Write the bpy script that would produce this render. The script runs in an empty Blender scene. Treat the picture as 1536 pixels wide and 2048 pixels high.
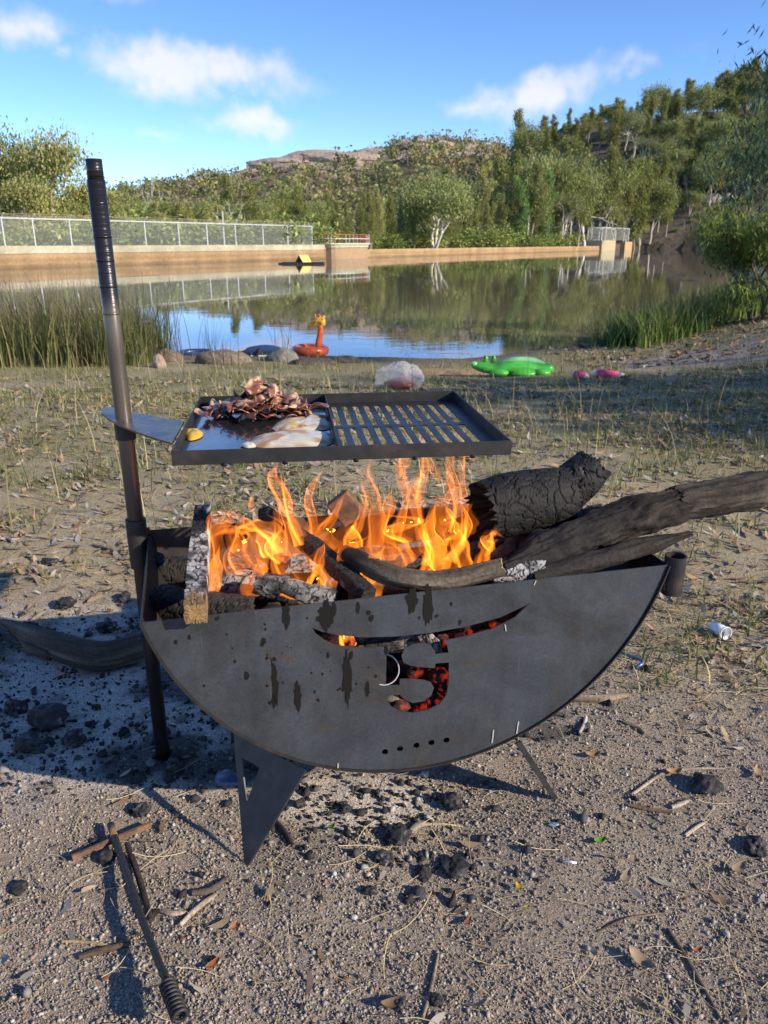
import bpy, math, numpy as np
from mathutils import Vector, Matrix

# ------------------------------------------------------------------ camera, sky, sun, exposure
SC = bpy.context.scene
COL = SC.collection
CAM_H = 1.2
PITCH = math.radians(19.32)
FPX = 1540.0            # focal length in photo pixels (1536 x 2048)
cam_d = bpy.data.cameras.new('camera')
cam = bpy.data.objects.new('camera', cam_d); COL.objects.link(cam)
cam.location = (0, 0, CAM_H)
cam.rotation_euler = (math.pi/2 - PITCH, 0, 0)
cam_d.sensor_fit = 'VERTICAL'; cam_d.sensor_height = 24.0
cam_d.lens = FPX/2048*24.0
cam_d.clip_start = 0.05; cam_d.clip_end = 9000
cam_d.dof.use_dof = True; cam_d.dof.focus_distance = 1.62; cam_d.dof.aperture_fstop = 7.5
SC.camera = cam

SUN_EL = math.radians(25.0)
SUN_AZ = math.radians(90+27.0)      # measured from +Y (view direction) towards +X
TO_SUN = np.array([math.sin(SUN_AZ)*math.cos(SUN_EL), math.cos(SUN_AZ)*math.cos(SUN_EL), math.sin(SUN_EL)])
sun_d = bpy.data.lights.new('sun', 'SUN'); sun_d.energy = 3.9; sun_d.angle = math.radians(0.55)
sun_d.color = (1.0, 0.90, 0.76)
sun = bpy.data.objects.new('sun', sun_d); COL.objects.link(sun)
sun.rotation_euler = Vector(-TO_SUN).to_track_quat('-Z', 'Y').to_euler()
sun.location = (20, -10, 15)

SC.view_settings.view_transform = 'Standard'
SC.view_settings.look = 'None'
SC.view_settings.exposure = 0.84
SC.view_settings.gamma = 1.0
SC.view_settings.use_curve_mapping = False
SC.view_settings.use_white_balance = True; SC.view_settings.white_balance_temperature = 6950; SC.view_settings.white_balance_tint = 10
SC.cycles.use_denoising = True
SC.cycles.transparent_max_bounces = 48
SC.cycles.max_bounces = 6; SC.cycles.diffuse_bounces = 3; SC.cycles.glossy_bounces = 3; SC.cycles.transmission_bounces = 4
SC.cycles.use_adaptive_sampling = True; SC.cycles.adaptive_threshold = 0.025
SC.cycles.sample_clamp_indirect = 6.0
SC.cycles.caustics_reflective = False
SC.cycles.caustics_refractive = False

CP, SP = math.cos(PITCH), math.sin(PITCH)
def ray(px, py):
    a = (px-768)/FPX; b = -(py-1024)/FPX
    return np.array([a, CP + b*SP, -SP + b*CP])
C0 = np.array([0, 0, CAM_H])
def P(px, py, z=0.0):            # point of the level plane z seen at that spot of the photograph
    d = ray(px, py); return C0 + d*((z-CAM_H)/d[2])
def Q(px, py, y):                # point of the upright plane y
    d = ray(px, py); return C0 + d*(y/d[1])

# ---- sky
W = bpy.data.worlds.new('World'); SC.world = W; W.use_nodes = True
wn, wl = W.node_tree.nodes, W.node_tree.links
wn.clear()
def wnode(t, **k):
    n = wn.new(t)
    for a, b in k.items(): setattr(n, a, b)
    return n
def wmath(op, a, b=None, clamp=False):
    n = wn.new('ShaderNodeMath'); n.operation = op; n.use_clamp = clamp
    for i, v in enumerate((a, b)):
        if v is None: continue
        if isinstance(v, (int, float)): n.inputs[i].default_value = v
        else: wl.new(v, n.inputs[i])
    return n.outputs[0]
sky = wnode('ShaderNodeTexSky', sky_type='NISHITA', sun_disc=False)
sky.sun_elevation = SUN_EL; sky.sun_rotation = SUN_AZ
sky.altitude = 600; sky.air_density = 0.64; sky.dust_density = 0.0; sky.ozone_density = 3.0
tc = wnode('ShaderNodeTexCoord')
sep = wnode('ShaderNodeSeparateXYZ'); wl.new(tc.outputs['Generated'], sep.inputs[0])
nz = wnode('ShaderNodeTexNoise'); nz.inputs['Scale'].default_value = 16; nz.inputs['Detail'].default_value = 4; nz.inputs['Roughness'].default_value = 0.55
nz2 = wnode('ShaderNodeTexNoise'); nz2.inputs['Scale'].default_value = 38; nz2.inputs['Detail'].default_value = 2
wl.new(tc.outputs['Generated'], nz.inputs['Vector']); wl.new(tc.outputs['Generated'], nz2.inputs['Vector'])
sepn = wnode('ShaderNodeSeparateColor'); wl.new(nz.outputs['Color'], sepn.inputs[0])
az = wmath('ARCTAN2', sep.outputs[0], sep.outputs[1])
el = wmath('ARCSINE', sep.outputs[2])
az = wmath('ADD', az, wmath('MULTIPLY', wmath('SUBTRACT', sepn.outputs[0], 0.5), 0.11))
el = wmath('ADD', el, wmath('MULTIPLY', wmath('SUBTRACT', sepn.outputs[1], 0.5), 0.06))
# cloud: azimuth, elevation, half widths, weight
clouds = []
def cl(px, py, wx, wy, w=1.0, tilt=0.0):
    d = ray(px, py); d = d/np.linalg.norm(d)
    clouds.append((math.atan2(d[0], d[1]), math.asin(d[2]), wx/FPX, wy/FPX, w, tilt))
cl(320, 138, 115, 44, 1.1); cl(480, 145, 120, 30, .85, -.14); cl(500, 240, 85, 26, .95)
cl(320, 272, 40, 15, .5); cl(50, 55, 75, 30, .9); cl(125, 115, 28, 20, .55)
cl(1090, 180, 110, 38, 1.05, .25); cl(990, 215, 95, 26, .7); cl(1255, 124, 45, 20, .6); cl(1400, 100, 60, 22, .35); cl(195, 95, 40, 14, .4); cl(240, -10, 70, 18, .5)
for a, e, w in ((-1.2, .3, .2), (-1.7, .5, .25), (1.3, .35, .2), (2.6, .4, .25), (-2.6, .35, .25)):
    clouds.append((a, e, w, w*.3, .9, 0.0))
tot = None
cmb = wnode('ShaderNodeCombineXYZ'); wl.new(az, cmb.inputs[0]); wl.new(el, cmb.inputs[1])
for a, e, sx, sy, w, tilt in clouds:
    mpn = wnode('ShaderNodeMapping', vector_type='TEXTURE'); wl.new(cmb.outputs[0], mpn.inputs[0])
    mpn.inputs['Location'].default_value = (a, e, 0); mpn.inputs['Rotation'].default_value = (0, 0, math.atan(tilt)); mpn.inputs['Scale'].default_value = (sx*1.75/w**.25, sy*1.75/w**.25, 1)
    gr = wnode('ShaderNodeTexGradient', gradient_type='SPHERICAL'); wl.new(mpn.outputs[0], gr.inputs[0])
    g = wmath('MULTIPLY', gr.outputs['Fac'], w*1.05)
    tot = g if tot is None else wmath('MAXIMUM', tot, g)
dens = wmath('MULTIPLY', tot, wmath('ADD', wmath('MULTIPLY', nz2.outputs['Fac'], 1.1), 0.45))
ramp = wnode('ShaderNodeValToRGB'); wl.new(dens, ramp.inputs[0])
ramp.color_ramp.interpolation = 'EASE'
ramp.color_ramp.elements[0].position = 0.22; ramp.color_ramp.elements[0].color = (0, 0, 0, 1)
ramp.color_ramp.elements[1].position = 0.95; ramp.color_ramp.elements[1].color = (.66, .66, .66, 1)
hsv = wnode('ShaderNodeHueSaturation'); hsv.inputs['Saturation'].default_value = 1.14; hsv.inputs['Hue'].default_value = .506; hsv.inputs['Value'].default_value = 1.0
wl.new(sky.outputs[0], hsv.inputs['Color'])
mix = wnode('ShaderNodeMix', data_type='RGBA')
wl.new(ramp.outputs[0], mix.inputs[0]); wl.new(hsv.outputs[0], mix.inputs[6]); mix.inputs[7].default_value = (4.3, 4.05, 4.5, 1)
bgn = wnode('ShaderNodeBackground'); bgn.inputs['Strength'].default_value = 0.15
wl.new(mix.outputs[2], bgn.inputs['Color'])
W.cycles.sampling_method = 'MANUAL'; W.cycles.sample_map_resolution = 256
wo = wnode('ShaderNodeOutputWorld'); wl.new(bgn.outputs[0], wo.inputs['Surface'])

# ------------------------------------------------------------------ helpers
RNG = np.random.default_rng(7)
def _hash(ix, iy, iz):
    h = (ix.astype(np.int64)*374761393 + iy.astype(np.int64)*668265263 + iz.astype(np.int64)*2147483647) & 0xffffffff
    h = ((h ^ (h >> 13))*1274126177) & 0xffffffff
    h = ((h ^ (h >> 16))*2246822519) & 0xffffffff
    return ((h ^ (h >> 15)) & 0xffff)/65535.0
def vnoise(p):
    p = np.asarray(p, float); i = np.floor(p).astype(np.int64); f = p-i; f = f*f*(3-2*f)
    r = 0
    for dx in (0, 1):
        for dy in (0, 1):
            for dz in (0, 1):
                w = (f[:, 0] if dx else 1-f[:, 0])*(f[:, 1] if dy else 1-f[:, 1])*(f[:, 2] if dz else 1-f[:, 2])
                r = r + w*_hash(i[:, 0]+dx, i[:, 1]+dy, i[:, 2]+dz)
    return r
def fbm(p, o=4, g=.5):
    p = np.asarray(p, float); s = 0; a = 1; t = 0
    for k in range(o):
        s = s + a*vnoise(p*(2.03**k)+k*17.3); t += a; a *= g
    return s/t
def fb2(x, y, sc, o=4, seed=0.0):
    return fbm(np.stack([np.asarray(x)*sc+seed, np.asarray(y)*sc-seed, np.full(np.shape(x), seed+.37)], 1), o)
def worley(p):
    p = np.asarray(p, float); i = np.floor(p).astype(np.int64)
    d1 = np.full(len(p), 9.0); d2 = np.full(len(p), 9.0); idv = np.zeros(len(p))
    for dx in (-1, 0, 1):
        for dy in (-1, 0, 1):
            for dz in (-1, 0, 1):
                c = i+np.array([dx, dy, dz])
                q = c+np.stack([_hash(c[:, 0], c[:, 1], c[:, 2]), _hash(c[:, 0]+91, c[:, 1]+7, c[:, 2]+3), _hash(c[:, 0]-31, c[:, 1]+57, c[:, 2]+13)], 1)
                d = np.linalg.norm(q-p, axis=1)
                n1 = d < d1
                d2 = np.where(n1, d1, np.minimum(d2, d)); idv = np.where(n1, _hash(c[:, 0]+5, c[:, 1]+9, c[:, 2]+2), idv); d1 = np.where(n1, d, d1)
    return d1, d2, idv
def sstep(a, b, x):
    t = np.clip((np.asarray(x, float)-a)/(b-a), 0, 1); return t*t*(3-2*t)
def unit(v): v = np.asarray(v, float); return v/np.linalg.norm(v)

def base_of(o):
    b = np.zeros(3)
    while o is not None: b = b+np.array(o.location); o = o.parent
    return b
def mk(name, V, F, mat, parent=None, smooth=False, col=None, loc=None):
    """V in world coordinates; F a list of faces or an (n,k) array."""
    V = np.array(V, float).reshape(-1, 3)
    me = bpy.data.meshes.new(name)
    off = base_of(parent) if parent is not None else np.zeros(3)
    if parent is None and loc is not None: off = np.array(loc, float)
    V = V-off
    if isinstance(F, np.ndarray):
        n, k = F.shape
        me.vertices.add(len(V)); me.vertices.foreach_set('co', V.astype(np.float32).ravel())
        me.loops.add(n*k); me.loops.foreach_set('vertex_index', F.astype(np.int32).ravel())
        me.polygons.add(n); me.polygons.foreach_set('loop_start', np.arange(0, n*k, k, dtype=np.int32))
        me.polygons.foreach_set('loop_total', np.full(n, k, dtype=np.int32)) if bpy.app.version < (4, 1, 0) else None
        me.update(calc_edges=True)
    else:
        me.from_pydata([tuple(v) for v in V], [], [tuple(int(i) for i in f) for f in F]); me.update()
    if smooth: me.polygons.foreach_set('use_smooth', [True]*len(me.polygons))
    if col is not None:
        col = np.asarray(col, float)
        if col.ndim == 1: col = np.tile(col, (len(V), 1))
        a = me.attributes.new('Col', 'FLOAT_COLOR', 'POINT')
        a.data.foreach_set('color', np.concatenate([col[:, :3], np.ones((len(V), 1))], 1).astype(np.float32).ravel())
    o = bpy.data.objects.new(name, me)
    if mat is not None: me.materials.append(mat)
    COL.objects.link(o)
    if parent is not None: o.parent = parent
    elif loc is not None: o.location = loc
    return o
def tag(o, label, cat, group=None):
    o['label'] = label; o['category'] = cat
    if group: o['group'] = group
    return o
def kind(o, k): o['kind'] = k; return o
def thing(name, label, cat, loc, group=None):
    o = bpy.data.objects.new(name, None); COL.objects.link(o); o.location = tuple(float(c) for c in loc)
    o.empty_display_size = .1
    return tag(o, label, cat, group)
def join(parts):
    V = []; F = []; n = 0
    for v, f in parts:
        v = np.asarray(v, float).reshape(-1, 3); V.append(v)
        F += [tuple(int(i)+n for i in q) for q in f]; n += len(v)
    return np.concatenate(V), F
def box(c, s, R=None):
    c = np.asarray(c, float); s = np.asarray(s, float)/2
    v = np.array([[x, y, z] for x in (-1, 1) for y in (-1, 1) for z in (-1, 1)], float)*s
    if R is not None: v = v@np.asarray(R).T
    return v+c, [(0, 1, 3, 2), (4, 6, 7, 5), (0, 4, 5, 1), (2, 3, 7, 6), (0, 2, 6, 4), (1, 5, 7, 3)]
def beam(a, b, w, t, side):
    """straight bar from a to b, width w along side, thickness t"""
    a = np.asarray(a, float); b = np.asarray(b, float); d = unit(b-a); s = np.asarray(side, float); s = unit(s-d*np.dot(s, d)); k = np.cross(d, s)
    v = [e+s*(w/2)*i+k*(t/2)*j for e in (a, b) for i, j in ((-1, -1), (1, -1), (1, 1), (-1, 1))]
    return np.array(v), [(3, 2, 1, 0), (4, 5, 6, 7), (0, 1, 5, 4), (1, 2, 6, 5), (2, 3, 7, 6), (3, 0, 4, 7)]
def prism(poly, off):
    p = np.asarray(poly, float); n = len(p); o = np.asarray(off, float)
    return np.concatenate([p, p+o]), [tuple(range(n))[::-1], tuple(range(n, 2*n))]+[(i, (i+1) % n, n+(i+1) % n, n+i) for i in range(n)]
def smooth_path(pts, n):
    pts = np.asarray(pts, float)
    if len(pts) == 2: t = np.linspace(0, 1, n)[:, None]; return pts[0]*(1-t)+pts[1]*t
    q = np.concatenate([[2*pts[0]-pts[1]], pts, [2*pts[-1]-pts[-2]]]); m = len(pts)-1; out = []
    for s in np.linspace(0, m-1e-6, n):
        i = int(s); t = s-i; a, b, c, d = q[i], q[i+1], q[i+2], q[i+3]
        out.append(.5*((2*b)+(-a+c)*t+(2*a-5*b+4*c-d)*t*t+(-a+3*b-3*c+d)*t**3))
    return np.array(out)
def frames(path):
    T = np.gradient(path, axis=0); T /= np.linalg.norm(T, axis=1)[:, None]+1e-12
    ref = np.array([0, 0, 1.0]) if abs(T[0, 2]) < .9 else np.array([1.0, 0, 0])
    N = [unit(np.cross(T[0], ref))]
    for t in T[1:]:
        v = N[-1]-t*np.dot(N[-1], t); N.append(unit(v))
    N = np.array(N); return T, N, np.cross(T, N)
def tube(path, rad, seg=8, cap=True, flat=1.0, closed=False):
    path = np.asarray(path, float); n = len(path); rad = np.interp(np.linspace(0, 1, n), np.linspace(0, 1, np.size(rad)), np.atleast_1d(rad))
    T, N, B = frames(path); a = np.arange(seg)*2*math.pi/seg
    V = (path[:, None]+rad[:, None, None]*(np.cos(a)[None, :, None]*N[:, None]+flat*np.sin(a)[None, :, None]*B[:, None])).reshape(-1, 3)
    F = [(i*seg+j, i*seg+(j+1) % seg, (i+1)*seg+(j+1) % seg, (i+1)*seg+j) for i in range(n-1) for j in range(seg)]
    if closed: F += [((n-1)*seg+j, (n-1)*seg+(j+1) % seg, (j+1) % seg, j) for j in range(seg)]
    elif cap: F += [tuple(range(seg))[::-1], tuple(range((n-1)*seg, n*seg))]
    return V, F
def pipe(a, b, ro, ri, seg=20):
    """hollow tube with open ends"""
    a = np.asarray(a, float); b = np.asarray(b, float); path = np.array([a, b]); T, N, B = frames(path); an = np.arange(seg)*2*math.pi/seg
    V = []
    for p, r in ((a, ro), (b, ro), (b, ri), (a, ri)):
        V += [p+r*(math.cos(t)*N[0]+math.sin(t)*B[0]) for t in an]
    F = []
    for k in range(4):
        F += [(k*seg+j, k*seg+(j+1) % seg, ((k+1) % 4)*seg+(j+1) % seg, ((k+1) % 4)*seg+j) for j in range(seg)]
    return np.array(V), F
def ico(sub=0):
    t = (1+5**.5)/2
    v = [(-1, t, 0), (1, t, 0), (-1, -t, 0), (1, -t, 0), (0, -1, t), (0, 1, t), (0, -1, -t), (0, 1, -t), (t, 0, -1), (t, 0, 1), (-t, 0, -1), (-t, 0, 1)]
    f = [(0, 11, 5), (0, 5, 1), (0, 1, 7), (0, 7, 10), (0, 10, 11), (1, 5, 9), (5, 11, 4), (11, 10, 2), (10, 7, 6), (7, 1, 8), (3, 9, 4), (3, 4, 2), (3, 2, 6), (3, 6, 8), (3, 8, 9), (4, 9, 5), (2, 4, 11), (6, 2, 10), (8, 6, 7), (9, 8, 1)]
    v = [unit(np.array(p, float)) for p in v]
    for _ in range(sub):
        cache = {}; g = []
        def mid(a, b):
            k = (min(a, b), max(a, b))
            if k not in cache: cache[k] = len(v); v.append(unit(v[a]+v[b]))
            return cache[k]
        for a, b, c in f:
            x, y, z = mid(a, b), mid(b, c), mid(c, a); g += [(a, x, z), (b, y, x), (c, z, y), (x, y, z)]
        f = g
    return np.array(v), f
def rand_rot(n, rng, tilt=None):
    if tilt is None:
        q = rng.normal(size=(n, 4)); q /= np.linalg.norm(q, axis=1)[:, None]; w, x, y, z = q.T
        return np.stack([np.stack([1-2*(y*y+z*z), 2*(x*y-z*w), 2*(x*z+y*w)], 1), np.stack([2*(x*y+z*w), 1-2*(x*x+z*z), 2*(y*z-x*w)], 1), np.stack([2*(x*z-y*w), 2*(y*z+x*w), 1-2*(x*x+y*y)], 1)], 1)
    a = rng.uniform(0, 2*math.pi, n); c, s = np.cos(a), np.sin(a); o = np.zeros(n); l = np.ones(n)
    Rz = np.stack([np.stack([c, -s, o], 1), np.stack([s, c, o], 1), np.stack([o, o, l], 1)], 1)
    b = rng.normal(0, tilt, n); c, s = np.cos(b), np.sin(b)
    Rx = np.stack([np.stack([l, o, o], 1), np.stack([o, c, -s], 1), np.stack([o, s, c], 1)], 1)
    b = rng.normal(0, tilt, n); c, s = np.cos(b), np.sin(b)
    Ry = np.stack([np.stack([c, o, s], 1), np.stack([o, l, o], 1), np.stack([-s, o, c], 1)], 1)
    return Rz@Rx@Ry
def scatter_data(bases, pos, R, S, col, rng):
    """copies of small base meshes joined: bases list of (V,F array); pos (n,3); R (n,3,3); S (n,) or (n,3); col (n,3)"""
    n = len(pos); S = np.asarray(S, float)
    if S.ndim == 1: S = np.repeat(S[:, None], 3, 1)
    pick = rng.integers(0, len(bases), n); Vs = []; Fs = []; Cs = []; k = 0
    for bi, (bv, bf) in enumerate(bases):
        m = np.where(pick == bi)[0]
        if not len(m): continue
        v = np.einsum('nij,nkj->nki', R[m], bv[None]*S[m][:, None, :])+pos[m][:, None, :]
        f = np.asarray(bf)[None]+(np.arange(len(m))*len(bv))[:, None, None]+k
        Vs.append(v.reshape(-1, 3)); Fs.append(f.reshape(-1, np.asarray(bf).shape[1])); Cs.append(np.repeat(col[m], len(bv), 0)); k += len(m)*len(bv)
    return np.concatenate(Vs), np.concatenate(Fs), np.concatenate(Cs)
def pal(colors, n, rng, var=.15, p=None):
    c = np.asarray(colors, float)[rng.choice(len(colors), n, p=p)]
    return np.clip(c*(1+rng.normal(0, var, (n, 1))), .004, .95)

# ------------------------------------------------------------------ materials
def nt(name):
    m = bpy.data.materials.new(name); m.use_nodes = True
    t = m.node_tree; t.nodes.clear()
    return m, t.nodes, t.links
def mat(name, color=(.5, .5, .5), rough=.6, metal=0.0, spec=.5, attr=False, nscale=None, nvar=.3, col2=None, c2pos=(.45, .65), bump=0.0, bscale=40.0, bdist=.01, coat=0.0, trans=0.0, stretch=None, sss=0.0, rvar=0.0, alpha=1.0, gain=1.0, grains=0):
    m, N, L = nt(name)
    out = N.new('ShaderNodeOutputMaterial'); b = N.new('ShaderNodeBsdfPrincipled')
    b.inputs['Roughness'].default_value = rough; b.inputs['Metallic'].default_value = metal; b.inputs['Specular IOR Level'].default_value = spec
    b.inputs['Coat Weight'].default_value = coat; b.inputs['Alpha'].default_value = alpha
    if sss: b.inputs['Subsurface Weight'].default_value = sss; b.inputs['Subsurface Radius'].default_value = (.01, .006, .004)
    tcn = N.new('ShaderNodeTexCoord'); vec = tcn.outputs['Object']
    if stretch:
        mp = N.new('ShaderNodeMapping'); mp.inputs['Scale'].default_value = stretch; L.new(vec, mp.inputs[0]); vec = mp.outputs[0]
    if attr:
        a = N.new('ShaderNodeAttribute'); a.attribute_name = 'Col'; c = a.outputs['Color']
        if gain != 1.0:
            vg = N.new('ShaderNodeVectorMath'); vg.operation = 'SCALE'; L.new(c, vg.inputs[0]); vg.inputs[3].default_value = gain; c = vg.outputs[0]
    else:
        a = N.new('ShaderNodeRGB'); a.outputs[0].default_value = (*color, 1); c = a.outputs[0]
    if nscale:
        n1 = N.new('ShaderNodeTexNoise'); n1.inputs['Scale'].default_value = nscale; n1.inputs['Detail'].default_value = 6; n1.inputs['Roughness'].default_value = .62
        L.new(vec, n1.inputs['Vector'])
        if col2 is not None:
            r = N.new('ShaderNodeValToRGB'); r.color_ramp.elements[0].position = c2pos[0]; r.color_ramp.elements[1].position = c2pos[1]
            L.new(n1.outputs['Fac'], r.inputs[0])
            mx = N.new('ShaderNodeMix'); mx.data_type = 'RGBA'; L.new(r.outputs[0], mx.inputs[0]); L.new(c, mx.inputs[6]); mx.inputs[7].default_value = (*col2, 1); c = mx.outputs[2]
        n2 = N.new('ShaderNodeTexNoise'); n2.inputs['Scale'].default_value = nscale*3.7; n2.inputs['Detail'].default_value = 4; L.new(vec, n2.inputs['Vector'])
        mr = N.new('ShaderNodeMapRange'); mr.inputs[1].default_value = .25; mr.inputs[2].default_value = .75; mr.inputs[3].default_value = 1-nvar; mr.inputs[4].default_value = 1+nvar; L.new(n2.outputs['Fac'], mr.inputs[0])
        vm = N.new('ShaderNodeVectorMath'); vm.operation = 'SCALE'; L.new(c, vm.inputs[0]); L.new(mr.outputs[0], vm.inputs[3]); c = vm.outputs[0]
        if rvar:
            m2 = N.new('ShaderNodeMapRange'); m2.inputs[3].default_value = max(.03, rough-rvar); m2.inputs[4].default_value = min(1, rough+rvar); m2.inputs[1].default_value = .3; m2.inputs[2].default_value = .7
            L.new(n1.outputs['Fac'], m2.inputs[0]); L.new(m2.outputs[0], b.inputs['Roughness'])
    if grains:
        vo = N.new('ShaderNodeTexVoronoi'); vo.inputs['Scale'].default_value = grains; L.new(vec, vo.inputs['Vector']); sc_ = N.new('ShaderNodeSeparateColor'); L.new(vo.outputs['Color'], sc_.inputs[0])
        mg = N.new('ShaderNodeMapRange'); mg.inputs[3].default_value = .62; mg.inputs[4].default_value = 1.38; L.new(sc_.outputs[0], mg.inputs[0]); vq = N.new('ShaderNodeVectorMath'); vq.operation = 'SCALE'; L.new(c, vq.inputs[0]); L.new(mg.outputs[0], vq.inputs[3]); c = vq.outputs[0]
    L.new(c, b.inputs['Base Color'])
    if bump:
        n3 = N.new('ShaderNodeTexNoise'); n3.inputs['Scale'].default_value = bscale; n3.inputs['Detail'].default_value = 6; n3.inputs['Roughness'].default_value = .65; L.new(vec, n3.inputs['Vector'])
        bp = N.new('ShaderNodeBump'); bp.inputs['Strength'].default_value = bump; bp.inputs['Distance'].default_value = bdist; L.new(n3.outputs['Fac'], bp.inputs['Height']); L.new(bp.outputs[0], b.inputs['Normal'])
    sh = b.outputs[0]
    if trans:
        tr = N.new('ShaderNodeBsdfTranslucent'); L.new(c, tr.inputs['Color']); ms = N.new('ShaderNodeMixShader'); ms.inputs[0].default_value = trans
        L.new(b.outputs[0], ms.inputs[1]); L.new(tr.outputs[0], ms.inputs[2]); sh = ms.outputs[0]
    L.new(sh, out.inputs['Surface'])
    return m
M = {}
M['ground'] = mat('ground', attr=True, rough=.95, spec=.15, nscale=60, nvar=.3, bump=.9, bscale=140, bdist=.006, grains=300)
M['vc'] = mat('scatter', attr=True, rough=.85, spec=.2)
M['pebble'] = mat('pebble', attr=True, rough=.75, spec=.3, nscale=300, nvar=.2)
M['blade'] = mat('blade', attr=True, rough=.7, spec=.25, trans=.3)
M['leafcard'] = mat('foliage', attr=True, rough=.6, spec=.3, trans=.35, gain=2.6)
M['bark'] = mat('bark', attr=True, rough=.85, spec=.15, nscale=2.0, nvar=.3)
def steel_sheet():
    m, N, L = nt('steel'); out = N.new('ShaderNodeOutputMaterial'); b = N.new('ShaderNodeBsdfPrincipled'); b.inputs['Metallic'].default_value = .45
    tcn = N.new('ShaderNodeTexCoord')
    def noise(sc, stretch=(1, 1, 1), det=6, dist=0.0):
        mp = N.new('ShaderNodeMapping'); mp.inputs['Scale'].default_value = stretch; L.new(tcn.outputs['Object'], mp.inputs[0])
        n = N.new('ShaderNodeTexNoise'); n.inputs['Scale'].default_value = sc; n.inputs['Detail'].default_value = det; n.inputs['Roughness'].default_value = .65; n.inputs['Distortion'].default_value = dist; L.new(mp.outputs[0], n.inputs['Vector']); return n.outputs['Fac']
    def ramp(f, stops):
        r = N.new('ShaderNodeValToRGB'); L.new(f, r.inputs[0]); e = r.color_ramp.elements
        e[0].position, e[0].color = stops[0][0], (*stops[0][1], 1); e[1].position, e[1].color = stops[-1][0], (*stops[-1][1], 1)
        for p, c in stops[1:-1]: q = e.new(p); q.color = (*c, 1)
        return r.outputs[0]
    def mixc(f, a, c, mode='MIX'):
        x = N.new('ShaderNodeMix'); x.data_type = 'RGBA'; x.blend_type = mode
        if isinstance(f, float): x.inputs[0].default_value = f
        else: L.new(f, x.inputs[0])
        L.new(a, x.inputs[6])
        if isinstance(c, tuple): x.inputs[7].default_value = (*c, 1)
        else: L.new(c, x.inputs[7])
        return x.outputs[2]
    base = ramp(noise(4.5, det=8, dist=.8), [(.3, (.046, .054, .066)), (.48, (.068, .078, .092)), (.6, (.052, .056, .064)), (.75, (.088, .080, .074))])
    rust = ramp(noise(11, det=8, dist=1.2), [(.56, (0, 0, 0)), (.75, (.8, .8, .8))]); c = mixc(rust, base, (.088, .060, .044))
    streak = ramp(noise(1.0, (21, 21, 2.6), 6), [(.42, (1, 1, 1)), (.68, (.84, .83, .82))]); c = mixc(1.0, c, streak, 'MULTIPLY')
    soot = ramp(noise(3.0, (1, 1, 1.6), 5, .5), [(.5, (1, 1, 1)), (.72, (.5, .48, .47))]); c = mixc(1.0, c, soot, 'MULTIPLY')
    grit = ramp(noise(190, det=4), [(.35, (.86, .86, .86)), (.65, (1.14, 1.14, 1.14))]); c = mixc(1.0, c, grit, 'MULTIPLY')
    scr = ramp(noise(1.0, (240, 240, 9), 3), [(.66, (0, 0, 0)), (.72, (.35, .35, .35))]); c = mixc(scr, c, (.15, .15, .155))
    L.new(c, b.inputs['Base Color'])
    mr = N.new('ShaderNodeMapRange'); mr.inputs[1].default_value = .3; mr.inputs[2].default_value = .7; mr.inputs[3].default_value = .38; mr.inputs[4].default_value = .66; L.new(noise(7, det=7, dist=.6), mr.inputs[0]); L.new(mr.outputs[0], b.inputs['Roughness'])
    bp = N.new('ShaderNodeBump'); bp.inputs['Strength'].default_value = .18; bp.inputs['Distance'].default_value = .0012; L.new(noise(150, det=5), bp.inputs['Height']); L.new(bp.outputs[0], b.inputs['Normal'])
    L.new(b.outputs[0], out.inputs['Surface']); return m
M['steel'] = steel_sheet()
M['steel_in'] = mat('sooty_steel', (.045, .043, .042), rough=.7, metal=.3, nscale=8, nvar=.35, col2=(.11, .08, .06), c2pos=(.5, .75), bump=.2, bscale=60, bdist=.002)
M['rim_steel'] = mat('rim_steel', (.036, .035, .036), rough=.5, metal=.5, nscale=10, nvar=.3, col2=(.11, .07, .05), c2pos=(.55, .75), bump=.2, bscale=120, bdist=.001)
M['pan'] = mat('oiled_hotplate', (.022, .023, .026), rough=.2, spec=1.0, coat=.8, nscale=14, nvar=.4, rvar=.1, bump=.18, bscale=45, bdist=.002)
M['grate'] = mat('grate', (.016, .017, .020), rough=.42, spec=.55, coat=.0, nscale=14, nvar=.4, rvar=.1, bump=.2, bscale=90, bdist=.001)
M['grease'] = mat('grease', (.009, .008, .007), rough=.5, spec=.25, nscale=80, nvar=.3)
M['bright'] = mat('pale_steel', (.55, .52, .48), rough=.45, metal=.4)
M['rust'] = mat('rust', (.20, .105, .055), rough=.8, nscale=30, nvar=.4, col2=(.09, .055, .035), c2pos=(.4, .6), bump=.4, bscale=120, bdist=.002)
M['iron'] = mat('dark_iron', (.035, .033, .033), rough=.55, metal=.4, nscale=40, nvar=.4, bump=.4, bscale=160, bdist=.002)
M['char'] = mat('char', attr=True, rough=.72, spec=.35, nscale=90, nvar=.35, bump=.5, bscale=220, bdist=.003)
M['wood'] = mat('wood', attr=True, rough=.85, spec=.2, nscale=40, nvar=.35, bump=.7, bscale=60, bdist=.006)
M['concrete'] = mat('concrete', attr=True, rough=.9, spec=.2, nscale=1.2, nvar=.18, bump=.3, bscale=12, bdist=.02)
M['galv'] = mat('galvanised', (.62, .66, .66), rough=.5, metal=.3)
M['rock'] = mat('rock', attr=True, rough=.9, spec=.2, nscale=6, nvar=.3, bump=.7, bscale=14, bdist=.03)
M['farrock'] = mat('far_rock', attr=True, rough=.95, spec=.1, nscale=.25, nvar=.3, bump=.8, bscale=.5, bdist=.6)
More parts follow.
